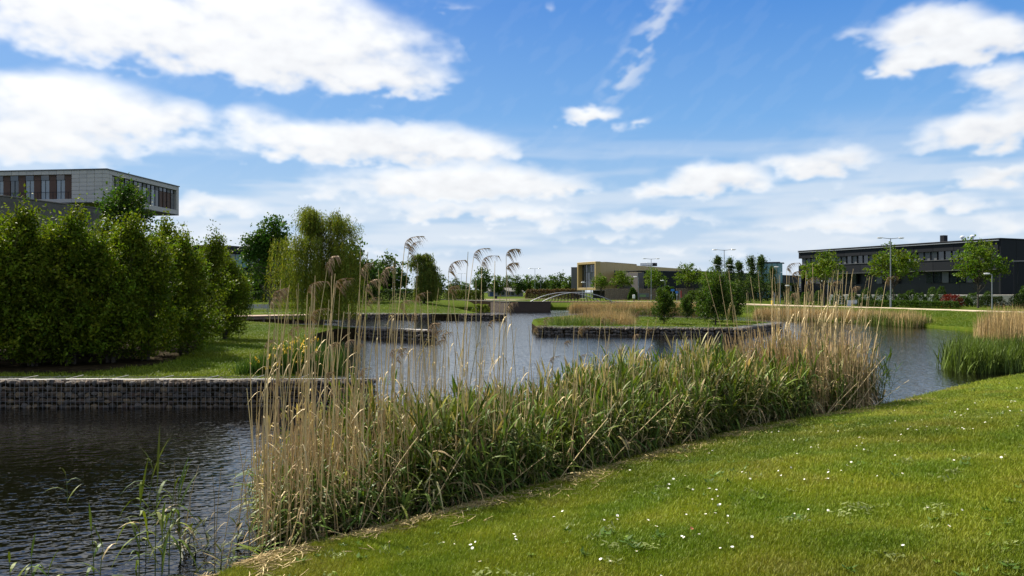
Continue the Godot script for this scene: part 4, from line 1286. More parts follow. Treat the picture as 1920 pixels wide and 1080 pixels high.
	row(street, [
		["street tree in front of the black office's left end", 1546, 84, 1.02, 0.98, 0], ["street tree behind the tall lamp, before the black office", 1676, 79, 1.02, 1.03, 1, 1.02], ["street tree before the black office's right end", 1833, 75, 1.02, 1.03, 2, 1.03],
		["street tree against the gold frame's right edge", 1126, 140, 1.2, 0.78, 1], ["street tree second from the gold frame", 1165, 138, 1.2, 0.86, 0], ["round street tree with a lamp before it by the gold office", 1226, 136, 1.2, 0.9, 2], ["lopsided street tree at the grey hall's right end", 1290, 126, 1.15, 1.0, 0], ["street tree right behind the island shrubs", 1330, 122, 1.15, 0.85, 1]], "street trees")
	# slender birches
	var birch := []
	for k in 2:
		birch.append(make_tree("birch_tree", "x", 190 + k, {"h": 7.0, "r": 0.06, "clumps": 120, "leaves": 36, "clump": 0.45, "leaf": 0.2, "wide": 0.06, "tips": 0.3, "floor": 1.2, "lift": -0.2, "color": Color(0.05, 0.085, 0.022),
			"crown": [[Vector3(0, 3.0, 0), Vector3(1.15, 1.5, 1.15)], [Vector3(0, 5.0, 0), Vector3(0.75, 1.5, 0.75)], [Vector3(0.05, 6.3, 0), Vector3(0.35, 0.8, 0.35)]]}))
	row(birch, [["leftmost slender birch behind the island shrubs", 1345, 112, 1.1, 0.92, 0], ["slender birch just right of the twin lamps", 1368, 114, 1.1, 0.9, 1], ["slender birch with a sparse top left of the glass tower", 1385, 118, 1.1, 0.85, 0],
		["tallest slender birch just left of the glass tower", 1408, 108, 1.1, 0.9, 1], ["slender birch in front of the glass tower's left edge", 1428, 110, 1.1, 0.92, 0], ["slender birch in front of the glass tower's right edge", 1448, 112, 1.1, 0.72, 1]], "slender birches")
	# island trees
	var cone := []
	for k in 2:
		cone.append(make_tree("hornbeam_tree", "x", 210 + k, {"h": 2.5, "r": 0.035, "clumps": 190, "leaves": 42, "clump": 0.34, "leaf": 0.085, "wide": 0.03, "spray": 0.7, "vary": 0.35, "floor": 0.25, "lift": 0.2, "color": Color(0.05, 0.088, 0.014),
			"crown": [[Vector3(0, 0.95, 0), Vector3(0.72, 0.72, 0.72)], [Vector3(0, 1.55, 0), Vector3(0.5, 0.75, 0.5)]]}))
	row(cone, [["small dense tree standing alone on the island", 1245, 50, 0.46, 0.98, 0], ["tallest dense tree of the island's right-hand group", 1342, 48.5, 0.46, 1.36, 1, 1.02], ["dense tree at the right of the island group", 1374, 52.5, 0.46, 1.2, 0], ["dense tree at the rear left of the island group", 1322, 54.5, 0.46, 1.05, 1], ["low pale bush tree between the island trees", 1288, 60, 0.46, 0.8, 0]], "small trees on the island")

func hedge(called: String, label: String, a: Vector3, b: Vector3, h: float, deep: float, color: Color, per_m: int, leaf: float, category := "hedge", uneven := 0.15):
	var o := thing(called, label, category, a)
	var w := MB.new()
	w.tinted = true
	var long := a.distance_to(b)
	var d := (b - a).normalized()
	var s := d.cross(Vector3.UP)
	var q := noise(0.5, 2, int(long * 7))
	for k in int(long * per_m):
		var u := R.randf() * long
		var hh := h * (1 + uneven * q.get_noise_1d(u * 3)) * sqrt(clampf(minf(u, long - u) / (h * 0.35), 0.15, 1))
		var f := R.randf()
		var y := hh * (1 - f * f * 0.98)
		var p := d * u + s * R.randf_range(-0.5, 0.5) * deep * (1.15 - 0.4 * y / h) + Vector3(0, y, 0)
		var ld := (rand_dir(R) + Vector3(0, 0.4, 0)).normalized()
		w.col = leaf_color(R, color, 0.4)
		w.leaf(p, ld * leaf * R.randf_range(0.7, 1.3), ld.cross(rand_dir(R)).normalized(), leaf * 0.35)
	part("foliage", w.mesh(M.leaves), null, o)
	var st := MB.new()
	var x := 0.2
	while x < long:
		st.tube([d * x, d * x + Vector3(R.randf_range(-0.05, 0.05), h * 0.7, 0)], [0.02, 0.01], 4)
		x += 0.7
	part("stems", st.mesh(M.bark), null, o)

func hedges():
	var g := Color(0.045, 0.085, 0.012)
	hedge("low_hedge", "low clipped hedge along the path under the tall lamp", Vector3(off(1612, 81), 1.0, -81), Vector3(off(1796, 72), 1.0, -72), 0.62, 1.0, g, 900, 0.11)
	hedge("red_bush", "dark red leaved bush behind the low hedge's right end", Vector3(off(1768, 80), 1.0, -80), Vector3(off(1800, 78), 1.0, -78), 1.15, 1.2, Color(0.13, 0.018, 0.014), 900, 0.12, "bush")
	hedge("clipped_bush", "dark rounded bush right of the street tree trunk by the path", Vector3(off(1834, 78), 1.0, -78), Vector3(off(1882, 76), 1.0, -76), 1.05, 1.4, Color(0.02, 0.035, 0.010), 1100, 0.11, "bush")
	hedge("clipped_bush", "dark rounded bush at the picture's right edge by the path", Vector3(off(1897, 75), 1.0, -75), Vector3(off(1960, 72), 1.0, -72), 1.25, 1.4, Color(0.022, 0.04, 0.010), 1100, 0.11, "bush")
	var spots := [[1510, 90, 1.3, "leafy shrub under the first street tree"], [1535, 91, 1.5, "leafy shrub right of the first street tree's trunk"], [1622, 87, 1.7, "tall shrub behind the white notice board"], [1648, 86, 1.8, "tall shrub left of the tall lamp"], [1690, 86, 1.1, "low shrub right of the tall lamp before the pale wall"], [1722, 84, 1.2, "dark shrub in the middle of the pale wall"], [1745, 84, 1.9, "tall shrub left of the red bush"], [1762, 83, 2.0, "tall dark shrub behind the red bush"], [1806, 82, 1.0, "thin pale shrub right of the red bush"], [1570, 88, 1.4, "shrub left of the white notice board"], [1598, 90, 1.2, "low shrub behind the white notice board"], [1668, 88, 1.5, "shrub right behind the tall lamp's foot"], [1705, 87, 1.5, "shrub between the tall lamp and the red bush"], [1822, 84, 1.2, "shrub behind the right street tree's trunk"], [1850, 82, 1.5, "shrub left of the short right lamp"], [1482, 94, 1.5, "shrub left of the black office by the path"], [1915, 80, 2.0, "tall shrub at the right edge before the annex"]]
	for s in spots:
		hedge("shrub", s[3], Vector3(off(s[0] - 12, s[1]), 1.0, -s[1]), Vector3(off(s[0] + 12, s[1]), 1.0, -s[1] + 0.5), s[2], 1.1, Color(0.04, 0.075, 0.014), 900, 0.13, "shrub", 0.4)
	hedge("long_hedge", "long clipped hedge at the back of the mound lawn", Vector3(off(668, 108), 1.25, -108), Vector3(off(806, 112), 1.25, -112), 1.55, 1.5, Color(0.03, 0.06, 0.012), 700, 0.18)
	hedge("terrace_shrubs", "dark shrub row on top of the brown retaining wall", Vector3(off(838, 130), 1.25, -130), Vector3(off(900, 118), 1.25, -118), 1.45, 1.6, Color(0.05, 0.07, 0.012), 700, 0.18)
	hedge("mound_bush", "small bright bush at the mound's right foot", Vector3(off(888, 80), 0.45, -80), Vector3(off(915, 79), 0.45, -79), 0.75, 0.9, Color(0.11, 0.15, 0.015), 900, 0.12, "bush")
	hedge("dark_hedge", "dark hedge under the birches", Vector3(off(1385, 122), 1.1, -122), Vector3(off(1500, 128), 1.1, -128), 2.6, 1.5, Color(0.018, 0.032, 0.009), 800, 0.2)
	hedge("climber_hedge", "green climber on the garden walls below the gold office", Vector3(off(1178, 133), 1.1, -133), Vector3(off(1196, 132), 1.1, -132), 2.1, 0.6, Color(0.05, 0.10, 0.012), 900, 0.2)
	hedge("climber_hedge", "green shrub wall right of the round street tree by the gold office", Vector3(off(1240, 128), 1.1, -128), Vector3(off(1268, 126), 1.1, -126), 2.2, 0.6, Color(0.045, 0.09, 0.012), 900, 0.2)
	hedge("mixed_hedge", "mixed green hedge between the island group and the garden walls", Vector3(off(1290, 112), 1.1, -112), Vector3(off(1345, 108), 1.1, -108), 1.5, 1.2, Color(0.05, 0.085, 0.014), 800, 0.18)
	hedge("far_fence_hedge", "brown twig hedge left of the footbridge's arch", Vector3(off(985, 150), 1.2, -150), Vector3(off(1085, 142), 1.2, -142), 1.75, 0.5, Color(0.12, 0.085, 0.05), 500, 0.22)
	hedge("rear_hedge", "dark bushes along the back of the bench lawn", Vector3(off(420, 98), 1.1, -98), Vector3(off(500, 100), 1.1, -100), 1.4, 1.5, Color(0.03, 0.06, 0.012), 700, 0.18)
	hedge("rear_hedge", "dark bushes between the maple and the tall willow", Vector3(off(520, 100), 1.1, -100), Vector3(off(668, 104), 1.2, -104), 1.5, 1.5, Color(0.03, 0.058, 0.012), 700, 0.18)

# ------------------------------------------------------------------ reeds
var lengths := []

# index along the shore polyline for a length in metres from its fourth point
func at_length(l: float) -> float:
	if lengths.is_empty():
		var s := 0.0
		for k in range(3, shore.size()):
			if k > 3: s += (shore[k] as Vector2).distance_to(shore[k - 1])
			lengths.append([s, float(k)])
	return table(l, lengths)

func scatter(called: String, mesh: Mesh, spots: Array, tints: Array, parent: Node) -> MultiMeshInstance3D:
	var mm := MultiMesh.new()
	mm.transform_format = MultiMesh.TRANSFORM_3D
	mm.use_colors = true
	mm.mesh = mesh
	mm.instance_count = spots.size()
	var f := PackedFloat32Array()
	f.resize(spots.size() * 16)
	var i := 0
	for k in spots.size():
		var t: Transform3D = spots[k]
		var c: Color = tints[k]
		for r in 3:
			f[i] = t.basis.x[r]; f[i + 1] = t.basis.y[r]; f[i + 2] = t.basis.z[r]; f[i + 3] = t.origin[r]
			i += 4
		f[i] = c.r; f[i + 1] = c.g; f[i + 2] = c.b; f[i + 3] = 1.0
		i += 4
	mm.buffer = f
	var o := MultiMeshInstance3D.new()
	o.name = called if parent != self else numbered(called)
	o.multimesh = mm
	parent.add_child(o, true)
	o.set_meta("kind", "stuff")
	return o

func arc(from: Vector3, out: Vector3, long: float, rise: float, droop: float, n := 5) -> Array:
	var p := []
	for k in n + 1:
		var t := float(k) / n
		p.append(from + out * long * (t * 0.75 + 0.1 * t * t) + Vector3(0, long * (rise * t - droop * t * t), 0))
	return p

# one dry stalk one metre tall and straight enough to be stretched: parts of their own
func dry_reed(r: RandomNumberGenerator, h: float, plume: bool) -> Array:
	var stalk := MB.new()
	stalk.tinted = true
	stalk.col = Color(0.50, 0.385, 0.21) * r.randf_range(0.75, 1.15)
	var lean := Vector3(r.randf_range(-0.4, 1.0), 0, r.randf_range(-0.5, 0.5)) * 0.09
	var p := []
	var w := []
	for k in 9:
		var t := k / 8.0
		p.append(lean * t * t * h + Vector3(sin(t * 5 + h) * 0.008, t * h, cos(t * 4) * 0.008))
		w.append(lerpf(0.0068, 0.0032, t))
	stalk.tube(p, w, 3)
	var leaves := []
	for k in r.randi_range(1, 3):
		var l := MB.new()
		l.tinted = true
		l.col = Color(0.52, 0.41, 0.23) * r.randf_range(0.7, 1.2)
		var i := r.randi_range(2, 6)
		var a := r.randf() * TAU
		var o := Vector3(cos(a), 0, sin(a))
		l.blade(arc(p[i], o, r.randf_range(0.1, 0.28), r.randf_range(-0.2, 0.8), r.randf_range(0.4, 1.6), 4), 0.014, o.cross(Vector3.UP))
		leaves.append(l)
	var tuft: MB = null
	if plume:
		tuft = MB.new()
		tuft.tinted = true
		# a one-sided drooping panicle
		var top: Vector3 = p[8]
		var to := Vector3(1, 0, r.randf_range(-0.5, 0.5)).normalized()
		var long := r.randf_range(0.18, 0.27)
		var axis := []
		for k in 6:
			var t := k / 5.0
			axis.append(top + to * long * 0.75 * t * t + Vector3(0, long * (t - 0.55 * t * t), 0))
		tuft.col = Color(0.22, 0.14, 0.075)
		tuft.tube(axis, [0.003, 0.0027, 0.0024, 0.002, 0.0015, 0.001], 3)
		for k in 26:
			var t := k / 25.0
			var i := mini(4, int(t * 5))
			var s: Vector3 = (axis[i] as Vector3).lerp(axis[i + 1], t * 5 - i)
			tuft.col = Color(0.19, 0.115, 0.075).lerp(Color(0.33, 0.24, 0.14), r.randf()) * r.randf_range(0.75, 1.15)
			var o := (to * 0.9 + Vector3(r.randfn() * 0.35, 0, r.randfn() * 0.45)).normalized()
			tuft.blade(arc(s, o, r.randf_range(0.07, 0.13) * (1.15 - 0.5 * t), 0.15, 1.1, 3), 0.013, Vector3(r.randfn() * 0.3, 0.6, r.randfn()).normalized())
	return [stalk, leaves, tuft]

func green_reed(r: RandomNumberGenerator, h: float, leaves := 11, wide := 0.026, dried := 0.17, reach := 1.0) -> Array:
	var stem := MB.new()
	stem.tinted = true
	stem.col = Color(0.10, 0.13, 0.035)
	var lean := Vector3(r.randf_range(-1, 1), 0, r.randf_range(-1, 1)) * 0.07
	var p := []
	var w := []
	for k in 6:
		var t := k / 5.0
		p.append(lean * t * t * h + Vector3(0, t * h * 0.9, 0))
		w.append(lerpf(0.006, 0.003, t))
	stem.tube(p, w, 3)
	var out := []
	for k in leaves:
		var l := MB.new()
		l.tinted = true
		var t := 0.18 + 0.82 * float(k) / (leaves - 1)
		var f := t * 5
		var i := mini(4, int(f))
		var from: Vector3 = (p[i] as Vector3).lerp(p[i + 1], f - i)
		var a := (k % 2) * PI + r.randf_range(-0.9, 0.9)
		var o := Vector3(cos(a), 0, sin(a))
		l.col = Color(0.125, 0.15, 0.021).lerp(Color(0.055, 0.095, 0.02), r.randf()) * r.randf_range(0.6, 1.35)
		if (t < 0.8 or dried > 1.0) and r.randf() < dried * (2.6 if t < 0.35 else 1.0):
			l.col = Color(0.42, 0.33, 0.17) * r.randf_range(0.5, 1.2)
		var long := r.randf_range(0.26, 0.5) * (1.0 if t < 0.9 else 0.75) * reach
		l.blade(arc(from, o * (0.85 if t < 0.85 else 0.45), long, r.randf_range(0.55, 1.2) if t < 0.85 else 1.1, r.randf_range(0.3, 1.5) if t < 0.85 else r.randf_range(0.2, 0.7), 5), wide * r.randf_range(0.75, 1.2), o.cross(Vector3.UP))
		out.append(l)
	return [stem, out]

func merged(a: Array) -> MB:
	var b := MB.new()
	b.tinted = true
	for x in a:
		if x is Array:
			for y in x: b.add(y, Transform3D.IDENTITY)
		elif x != null:
			b.add(x, Transform3D.IDENTITY)
	return b

func leaning(r: RandomNumberGenerator, at: Vector3, h: float, wide := 1.0, most := 0.12) -> Transform3D:
	var b := Basis.from_euler(Vector3(r.randfn() * most, r.randf() * TAU, r.randfn() * most))
	return Transform3D(b.scaled_local(Vector3(wide, h, wide)), at)

func reeds():
	var r := RandomNumberGenerator.new()
	r.seed = 61
	var dry := []
	var green := []
	for k in 6:
		dry.append(merged(dry_reed(r, 1.0, false)).mesh(M.dry))
		green.append(merged(green_reed(r, 1.0) if k < 5 else green_reed(r, 1.0, 12, 0.022, 4.0)).mesh(M.reed_leaf))
	var bed := Node3D.new()
	bed.name = numbered("reed_bed")
	add_child(bed)
	tag(bed, "thick green and straw-coloured reed bed along the near bank", "reeds", "", "stuff")
	var spots := []
	var tints := []
	for k in 12:
		spots.append([]); tints.append([])
	var tall_profile := [[0.0, 0.5], [0.6, 0.55], [1.8, 0.62], [2.6, 0.95], [3.6, 1.05], [4.8, 0.88], [6.5, 0.96], [9.0, 1.12], [13.0, 1.15], [14.8, 1.1], [15.6, 0.6]]
	var many := [[0.0, 0.1], [0.5, 0.3], [2.2, 0.45], [3.2, 1.0], [11.8, 1.0], [12.6, 0.35], [14.6, 0.35], [14.9, 1.0], [15.6, 0.5]]
	var patch := noise(0.55, 2, 44)
	var n := 0
	while n < 5200:
		var l := r.randf_range(0.1, 15.1)
		if r.randf() > table(l, many): continue
		var t := -2.5 * pow(r.randf(), 0.85) + 0.02
		var p := bank(at_length(l), t)
		if p.x < p.z * r.randf_range(0.30, 0.325): continue
		p.y = maxf(-0.08, p.y - 0.1)
		var pn := patch.get_noise_2d(l * 1.3, t * 1.1)
		var h := table(l, tall_profile) * r.randf_range(0.55, 1.15) * (1.0 + pn * 0.45)
		if pn < -0.18 and r.randf() < 0.6: continue
		var v := r.randi() % 5 if r.randf() > 0.10 + pn * 0.4 else 5
		spots[v].append(leaning(r, p, h, lerpf(0.9, 1.4, r.randf()), 0.17))
		var c := r.randf_range(0.75, 1.2)
		tints[v].append(Color(c * r.randf_range(0.8, 1.1), c, c * r.randf_range(0.8, 1.1)))
		n += 1
	n = 0
	var much := [[0.0, 0.35], [0.5, 0.95], [2.2, 0.9], [3.2, 0.65], [4.6, 0.4], [9.6, 0.36], [11.9, 0.45], [12.6, 1.7], [14.6, 1.7], [14.9, 0.4], [15.4, 0.2]]
	while n < 2700:
		var l := r.randf_range(0.15, 14.9)
		if r.randf() * 1.7 > table(l, much): continue
		var t := -2.2 * pow(r.randf(), 0.85)
		var p := bank(at_length(l), t)
		if p.x < p.z * r.randf_range(0.295, 0.33): continue
		p.y = maxf(-0.08, p.y - 0.1)
		var h := r.randf_range(0.5, 1.3) if l < 2.4 else r.randf_range(0.7, 1.4)
		var v := 6 + r.randi() % 6
		var fan := leaning(r, p, h, 1.0, 0.1)
		if l > 12.4 and l < 14.8:
			h = r.randf_range(1.1, 1.85)
			fan = Transform3D(Basis(Vector3(0.675, 0, 0.738).normalized(), -(l - 13.6) * 0.22 + r.randfn() * 0.07) * leaning(r, Vector3.ZERO, h, 1.45, 0.06).basis, p)
		spots[v].append(fan)
		var c := r.randf_range(0.6, 1.15)
		tints[v].append(Color(c, c * r.randf_range(0.9, 1.0), c * r.randf_range(0.8, 1.0)))
		n += 1
	for v in 12:
		if spots[v].size():
			scatter("green_shoots" if v < 6 else "dry_stalks", green[v] if v < 6 else dry[v - 6], spots[v], tints[v], bed)
	tall_reeds(r)
	shoots(r)
	far_reeds(r)
	iris(r)

func tall_reeds(r: RandomNumberGenerator):
	# single stalks that stand out above the bed, each a plant of its own
	var kinds := []
	for k in 14:
		var plume := k % 7 < 2
		kinds.append([dry_reed(r, 1.0 if not plume else 2.5, plume), plume])
	var made := []
	for k in kinds.size():
		var a: Array = kinds[k][0]
		made.append([(a[0] as MB).mesh(M.dry), (a[1] as Array).map(func(x): return x.mesh(M.dry)), (a[2] as MB).mesh(M.dry) if a[2] else null])
	var where := [[0.3, 2.2, 70, 1.4, 2.85, "left end of the reed bed"], [2.0, 4.6, 85, 1.6, 3.1, "left half of the reed bed"], [4.6, 9.8, 45, 1.4, 2.2, "middle of the reed bed"], [12.6, 14.6, 92, 2.2, 3.15, "golden right end of the reed bed"]]
	for a in where:
		for k in a[2]:
			var l := r.randf_range(a[0], a[1])
			var p := bank(at_length(l), r.randf_range(-1.9, -0.1))
			while p.x < p.z * 0.33: p = bank(at_length(r.randf_range(a[0], a[1])), r.randf_range(-1.9, -0.1))
			p.y = -0.05
			var kind := r.randi() % kinds.size()
			if a[5].begins_with("golden") and r.randf() < 0.7: kind = kind - kind % 7 + 2 + r.randi() % 5
			var plume: bool = kinds[kind][1]
			var h := lerpf(a[3], a[4], pow(r.randf(), 1.1))
			var label := ("tall dry reed with brown plume at the " if plume else "tall bare straw-coloured reed stalk at the ") + str(a[5])
			var o := thing("plumed_reed" if plume else "bare_reed", label, "reed", p, 0.0, "tall dry reeds standing above the bed")
			o.rotation = Vector3(r.randfn() * 0.05, r.randf_range(-0.7, 0.7), r.randfn() * 0.055 - (0.0 if not str(a[5]).begins_with("golden") else (l - 13.6) * 0.14))
			var s := h / 2.5 if plume else 1.0
			o.scale = Vector3(s, s, s) if plume else Vector3(1.25, h, 1.25)
			part("stalk", made[kind][0], null, o)
			for x in made[kind][1]: part("leaf", x, null, o)
			if plume: part("plume", made[kind][2], null, o)
	# stalks that have fallen across the front of the bed
	var fallen := [[3.0, -0.1, 0.9, 1.5], [4.2, 0.0, 0.8, 1.7], [5.2, 0.0, 0.75, 1.5], [5.6, 0.05, 0.95, 1.9], [6.9, 0.0, 0.7, 1.6], [7.5, 0.05, 1.05, 1.3], [9.3, 0.0, 0.75, 1.8], [11.8, 0.0, 0.9, 1.7], [12.3, 0.05, 1.0, 1.9], [12.7, 0.05, 0.95, 2.1], [13.3, 0.1, 1.15, 1.8], [13.9, 0.1, 1.2, 1.6], [14.3, 0.15, 1.45, 1.4], [1.6, 0.1, 0.6, 1.2], [2.4, 0.1, 0.7, 1.1]]
	for a in fallen:
		var p := bank(at_length(a[0]), a[1])
		var o := thing("fallen_reed", "dry reed stalk leaning sideways across the front of the reed bed", "reed", p - Vector3(0, 0.03, 0), 0, "fallen reed stalks")
		o.rotation = Vector3(0.12 * r.randfn(), 0.55 + r.randf_range(-0.25, 0.25), -a[2])
		o.scale = Vector3(1.1, a[3], 1.1)
		part("stalk", made[5 + 7 * (r.randi() % 2)][0], null, o)

func shoots(r: RandomNumberGenerator):
	# green shoots standing singly in the dark water in front
	for a in [[292, 7.0, 1.05, "tallest green reed shoot in the dark water at the lower left"], [262, 6.9, 0.8, "green reed shoot with a yellowed leaf left of the tallest shoot"], [318, 7.15, 0.9, "green reed shoot right of the tallest shoot in the dark water"], [340, 7.3, 0.75, "small green reed shoot farthest right of the lower left group"], [275, 7.4, 0.95, "green reed shoot behind the tallest shoot in the dark water"], [305, 6.8, 0.6, "short green reed shoot in front of the tallest shoot"],
			[128, 9.3, 0.42, "lone small green shoot in the black water"], [178, 6.9, 0.5, "thin green shoot near the bottom edge, left of the group"], [188, 6.6, 0.42, "low green shoot at the bottom edge left of the group"], [22, 6.5, 0.34, "low green shoot in the bottom left corner"], [62, 6.45, 0.4, "arching green shoot near the bottom left corner"], [95, 6.5, 0.25, "smallest green shoot at the bottom left"]]:
		var g := green_reed(r, a[2], 9 if a[2] > 0.5 else 4, 0.024, 0.03, 1.15 if a[2] > 0.5 else 0.8)
		var o := thing("reed_shoot", a[3], "reed", Vector3(off(a[0], a[1]), -0.02, -a[1]), r.randf() * TAU, "green reed shoots in the dark water")
		part("stem", g[0].mesh(M.reed_leaf), null, o)
		for l in g[1]: part("leaf", l.mesh(M.reed_leaf), null, o)
	# thin dry stubs and weeds between them and the bed
	var weeds := Node3D.new()
	weeds.name = numbered("water_weeds")
	add_child(weeds)
	tag(weeds, "thin stubs and weeds in the shallow water left of the reed bed", "weeds", "", "stuff")
	for k in 4:
		var m := merged(dry_reed(r, 1.0, false) if k < 2 else green_reed(r, 1.0, 7, 0.03)).mesh(M.dry if k < 2 else M.reed_leaf)
		var sp := []
		var ti := []
		for j in (26 if k < 2 else 16):
			var l := r.randf_range(-0.9, 0.8)
			var p := Vector3(-2.64, 0, -6.74) + Vector3(0.738, 0, -0.675) * l + Vector3(-0.675, 0, -0.738) * r.randf_range(0.0, 1.5 - l * 0.5)
			if p.x < p.z * 0.42: continue
			p.y = -0.05
			sp.append(leaning(r, p, r.randf_range(0.25, 1.0) if k < 2 else r.randf_range(0.12, 0.45), 0.8, 0.14))
			var c := r.randf_range(0.3, 0.65)
			ti.append(Color(c, c, c))
		scatter("stubs" if k < 2 else "low_weeds", m, sp, ti, weeds)

func far_reeds(r: RandomNumberGenerator):
	# beds further off: clumps of a dozen blades
	var tufts := []
	for k in 4:
		var b := MB.new()
		b.tinted = true
		for j in 24:
			var straw := k % 2 == 1
			b.col = (Color(0.40, 0.29, 0.14) if straw else Color(0.095, 0.135, 0.03)) * r.randf_range(0.55, 1.4)
			var a := r.randf() * TAU
			var o := Vector3(cos(a), 0, sin(a))
			var from := Vector3(r.randfn(), 0, r.randfn()) * 0.2
			b.blade(arc(from, o * (0.12 if straw else r.randf_range(0.1, 0.5)), r.randf_range(0.5, 1.0), 1.05, 0.08 if straw else r.randf_range(0.1, 0.5), 4), 0.018 if straw else 0.028, o.cross(Vector3.UP))
		tufts.append(b.mesh(M.reed_leaf if k % 2 == 0 else M.dry))
	var beds := [
		["far_reed_bed", "green reed clump at the right edge of the near bank", [Vector2(13.9, -24.3), Vector2(16.2, -25.2), Vector2(20, -29.5), Vector2(19, -31.0), Vector2(15.0, -26.8)], 620, 0, 1.3, 1.9],
		["far_reed_bed", "tan reeds standing behind the green clump at the right edge", [Vector2(16.6, -27.2), Vector2(20, -30.0), Vector2(22, -34), Vector2(18.5, -31.0)], 0, 380, 1.35, 2.0],
		["far_reed_bed", "green reed clump at the island's left end", [Vector2(2.6, -47.6), Vector2(6.0, -47.4), Vector2(6.2, -52), Vector2(3.0, -54)], 460, 20, 1.2, 1.5],
		["far_reed_bed", "tan reed clump right of the island's green reeds", [Vector2(5.6, -49), Vector2(7.4, -48.8), Vector2(8.0, -54), Vector2(4.5, -56)], 60, 200, 1.0, 1.65],
		["far_reed_bed", "long tan reed fringe along the right bank below the path", [Vector2(28.6, -63), Vector2(30.0, -63), Vector2(30.2, -66), Vector2(27.3, -74), Vector2(24.3, -78), Vector2(23.5, -76), Vector2(27.5, -66)], 200, 620, 0.9, 1.3],
		["far_reed_bed", "green end of the reed fringe on the right bank", [Vector2(28.6, -56.5), Vector2(29.9, -56.5), Vector2(30.2, -63.5), Vector2(28.3, -63.5)], 420, 130, 1.15, 1.35],
		["far_reed_bed", "tan reed fringe between the bridge and the island trees", [Vector2(12.2, -100), Vector2(13.6, -93.5), Vector2(17.5, -89.0), Vector2(21.0, -85.5), Vector2(22.5, -88.5), Vector2(15.5, -98)], 260, 620, 1.2, 1.7],
		["far_reed_bed", "tan reeds under the footbridge's right half", [Vector2(7.5, -101.0), Vector2(12.6, -98.5), Vector2(12.6, -103.5), Vector2(8.2, -104)], 60, 260, 1.2, 1.5]]
	for b in beds:
		var o := Node3D.new()
		o.name = numbered(b[0])
		add_child(o)
		tag(o, b[1], "reeds", "", "stuff")
		var pp := PackedVector2Array(b[2])
		var lo := pp[0]
		var hi := pp[0]
		for p in pp:
			lo = lo.min(p); hi = hi.max(p)
		for straw in 2:
			var sp := [[], []]
			var ti := [[], []]
			var n: int = b[3 + straw]
			while n > 0:
				var p := Vector2(r.randf_range(lo.x, hi.x), r.randf_range(lo.y, hi.y))
				if not Geometry2D.is_point_in_polygon(p, pp): continue
				n -= 1
				var v := r.randi() % 2
				sp[v].append(leaning(r, Vector3(p.x, -0.05, p.y), float(b[5 + straw]) * r.randf_range(0.7, 1.15), 1.2, 0.1))
				var c := r.randf_range(0.8, 1.2)
				ti[v].append(Color(c, c, c))
			for v in 2:
				if sp[v].is_empty(): continue
				scatter("straw_blades" if straw else "green_blades", tufts[v * 2 + straw], sp[v], ti[v], o)

func iris(r: RandomNumberGenerator):
	var o := thing("iris_clump", "clump of yellow flag iris in bloom behind the gabion wall's end", "flowers", Vector3(-5.2, 0.45, -18.4))
	var b := MB.new()
	b.tinted = true
	for k in 1900:
		var u := r.randf()
		var at := Vector3(lerpf(-1.1, 0.75, u) + r.randfn() * 0.12, -0.25 if u > 0.8 else 0.0, -r.randf() * (0.6 + 1.3 * u))
		var a := r.randf() * TAU
		var d := Vector3(cos(a), 0, sin(a))
		b.col = leaf_color(r, Color(0.05, 0.095, 0.02), 0.4)
		b.blade(arc(at, d * 0.35, r.randf_range(0.6, 0.95) * lerpf(0.55, 1.4, u), 1.1, 0.22, 4), 0.026, d.cross(Vector3.UP))
	part("foliage", b.mesh(M.reed_leaf), null, o).set_meta("kind", "stuff")
	var f := MB.new()
	for k in 6:
		var a := k * TAU / 6
		var d := Vector3(cos(a), 0, sin(a))
		var s := d.cross(Vector3.UP)
		f.blade(arc(Vector3.ZERO, d, 0.075 if k % 2 else 0.05, 0.5 if k % 2 else 1.4, 1.3 if k % 2 else 0.3, 4), 0.045 if k % 2 else 0.025, s)
	f.tube([Vector3(0, -0.07, 0), Vector3(0, 0, 0)], [0.004, 0.008], 4)
	var fm := f.mesh(mat(Color(0.78, 0.52, 0.01), 0.55))
	for k in 60:
		var u := pow(r.randf(), 0.7)
		var q := part("flower", fm, null, o, Vector3(lerpf(-0.95, 0.7, u), lerpf(0.42, 1.0, u) * r.randf_range(0.5, 1.2), -r.randf() * (0.2 + 0.5 * u) + 0.2))
		q.rotation = Vector3(r.randfn() * 0.3, r.randf() * TAU, r.randfn() * 0.3)
		q.scale = Vector3.ONE * r.randf_range(0.6, 0.95)

# ------------------------------------------------------------------ lawn
func tuft(r: RandomNumberGenerator, blades: int, h: float, wide: float, spread: float, lean: float) -> ArrayMesh:
	var b := MB.new()
	b.tinted = true
	for k in blades:
		var a := r.randf() * TAU
		var d := Vector3(cos(a), 0, sin(a))
		var s := d.cross(Vector3.UP).rotated(Vector3.UP, r.randf_range(-0.8, 0.8))
		var at := Vector3(r.randfn(), 0, r.randfn()) * spread
		var hh := h * r.randf_range(0.55, 1.2)
		var tip := at + d * hh * r.randf_range(0.2, 1.0) * lean + Vector3(0, hh, 0)
		var mid := at.lerp(tip, 0.5) + Vector3(0, hh * 0.14, 0)
		var c := r.randf_range(0.45, 1.5)
		b.col = Color(c * r.randf_range(0.8, 1.3), c, c * r.randf_range(0.6, 1.5))
		var i := b.v.size()
		for p in [at + s * wide * 0.5, at - s * wide * 0.5, mid + s * wide * 0.4, mid - s * wide * 0.4, tip]:
			b.vert(p)
		b.ix.append_array([i, i + 1, i + 3, i, i + 3, i + 2, i + 2, i + 3, i + 4])
	return b.mesh(M.reed_leaf)

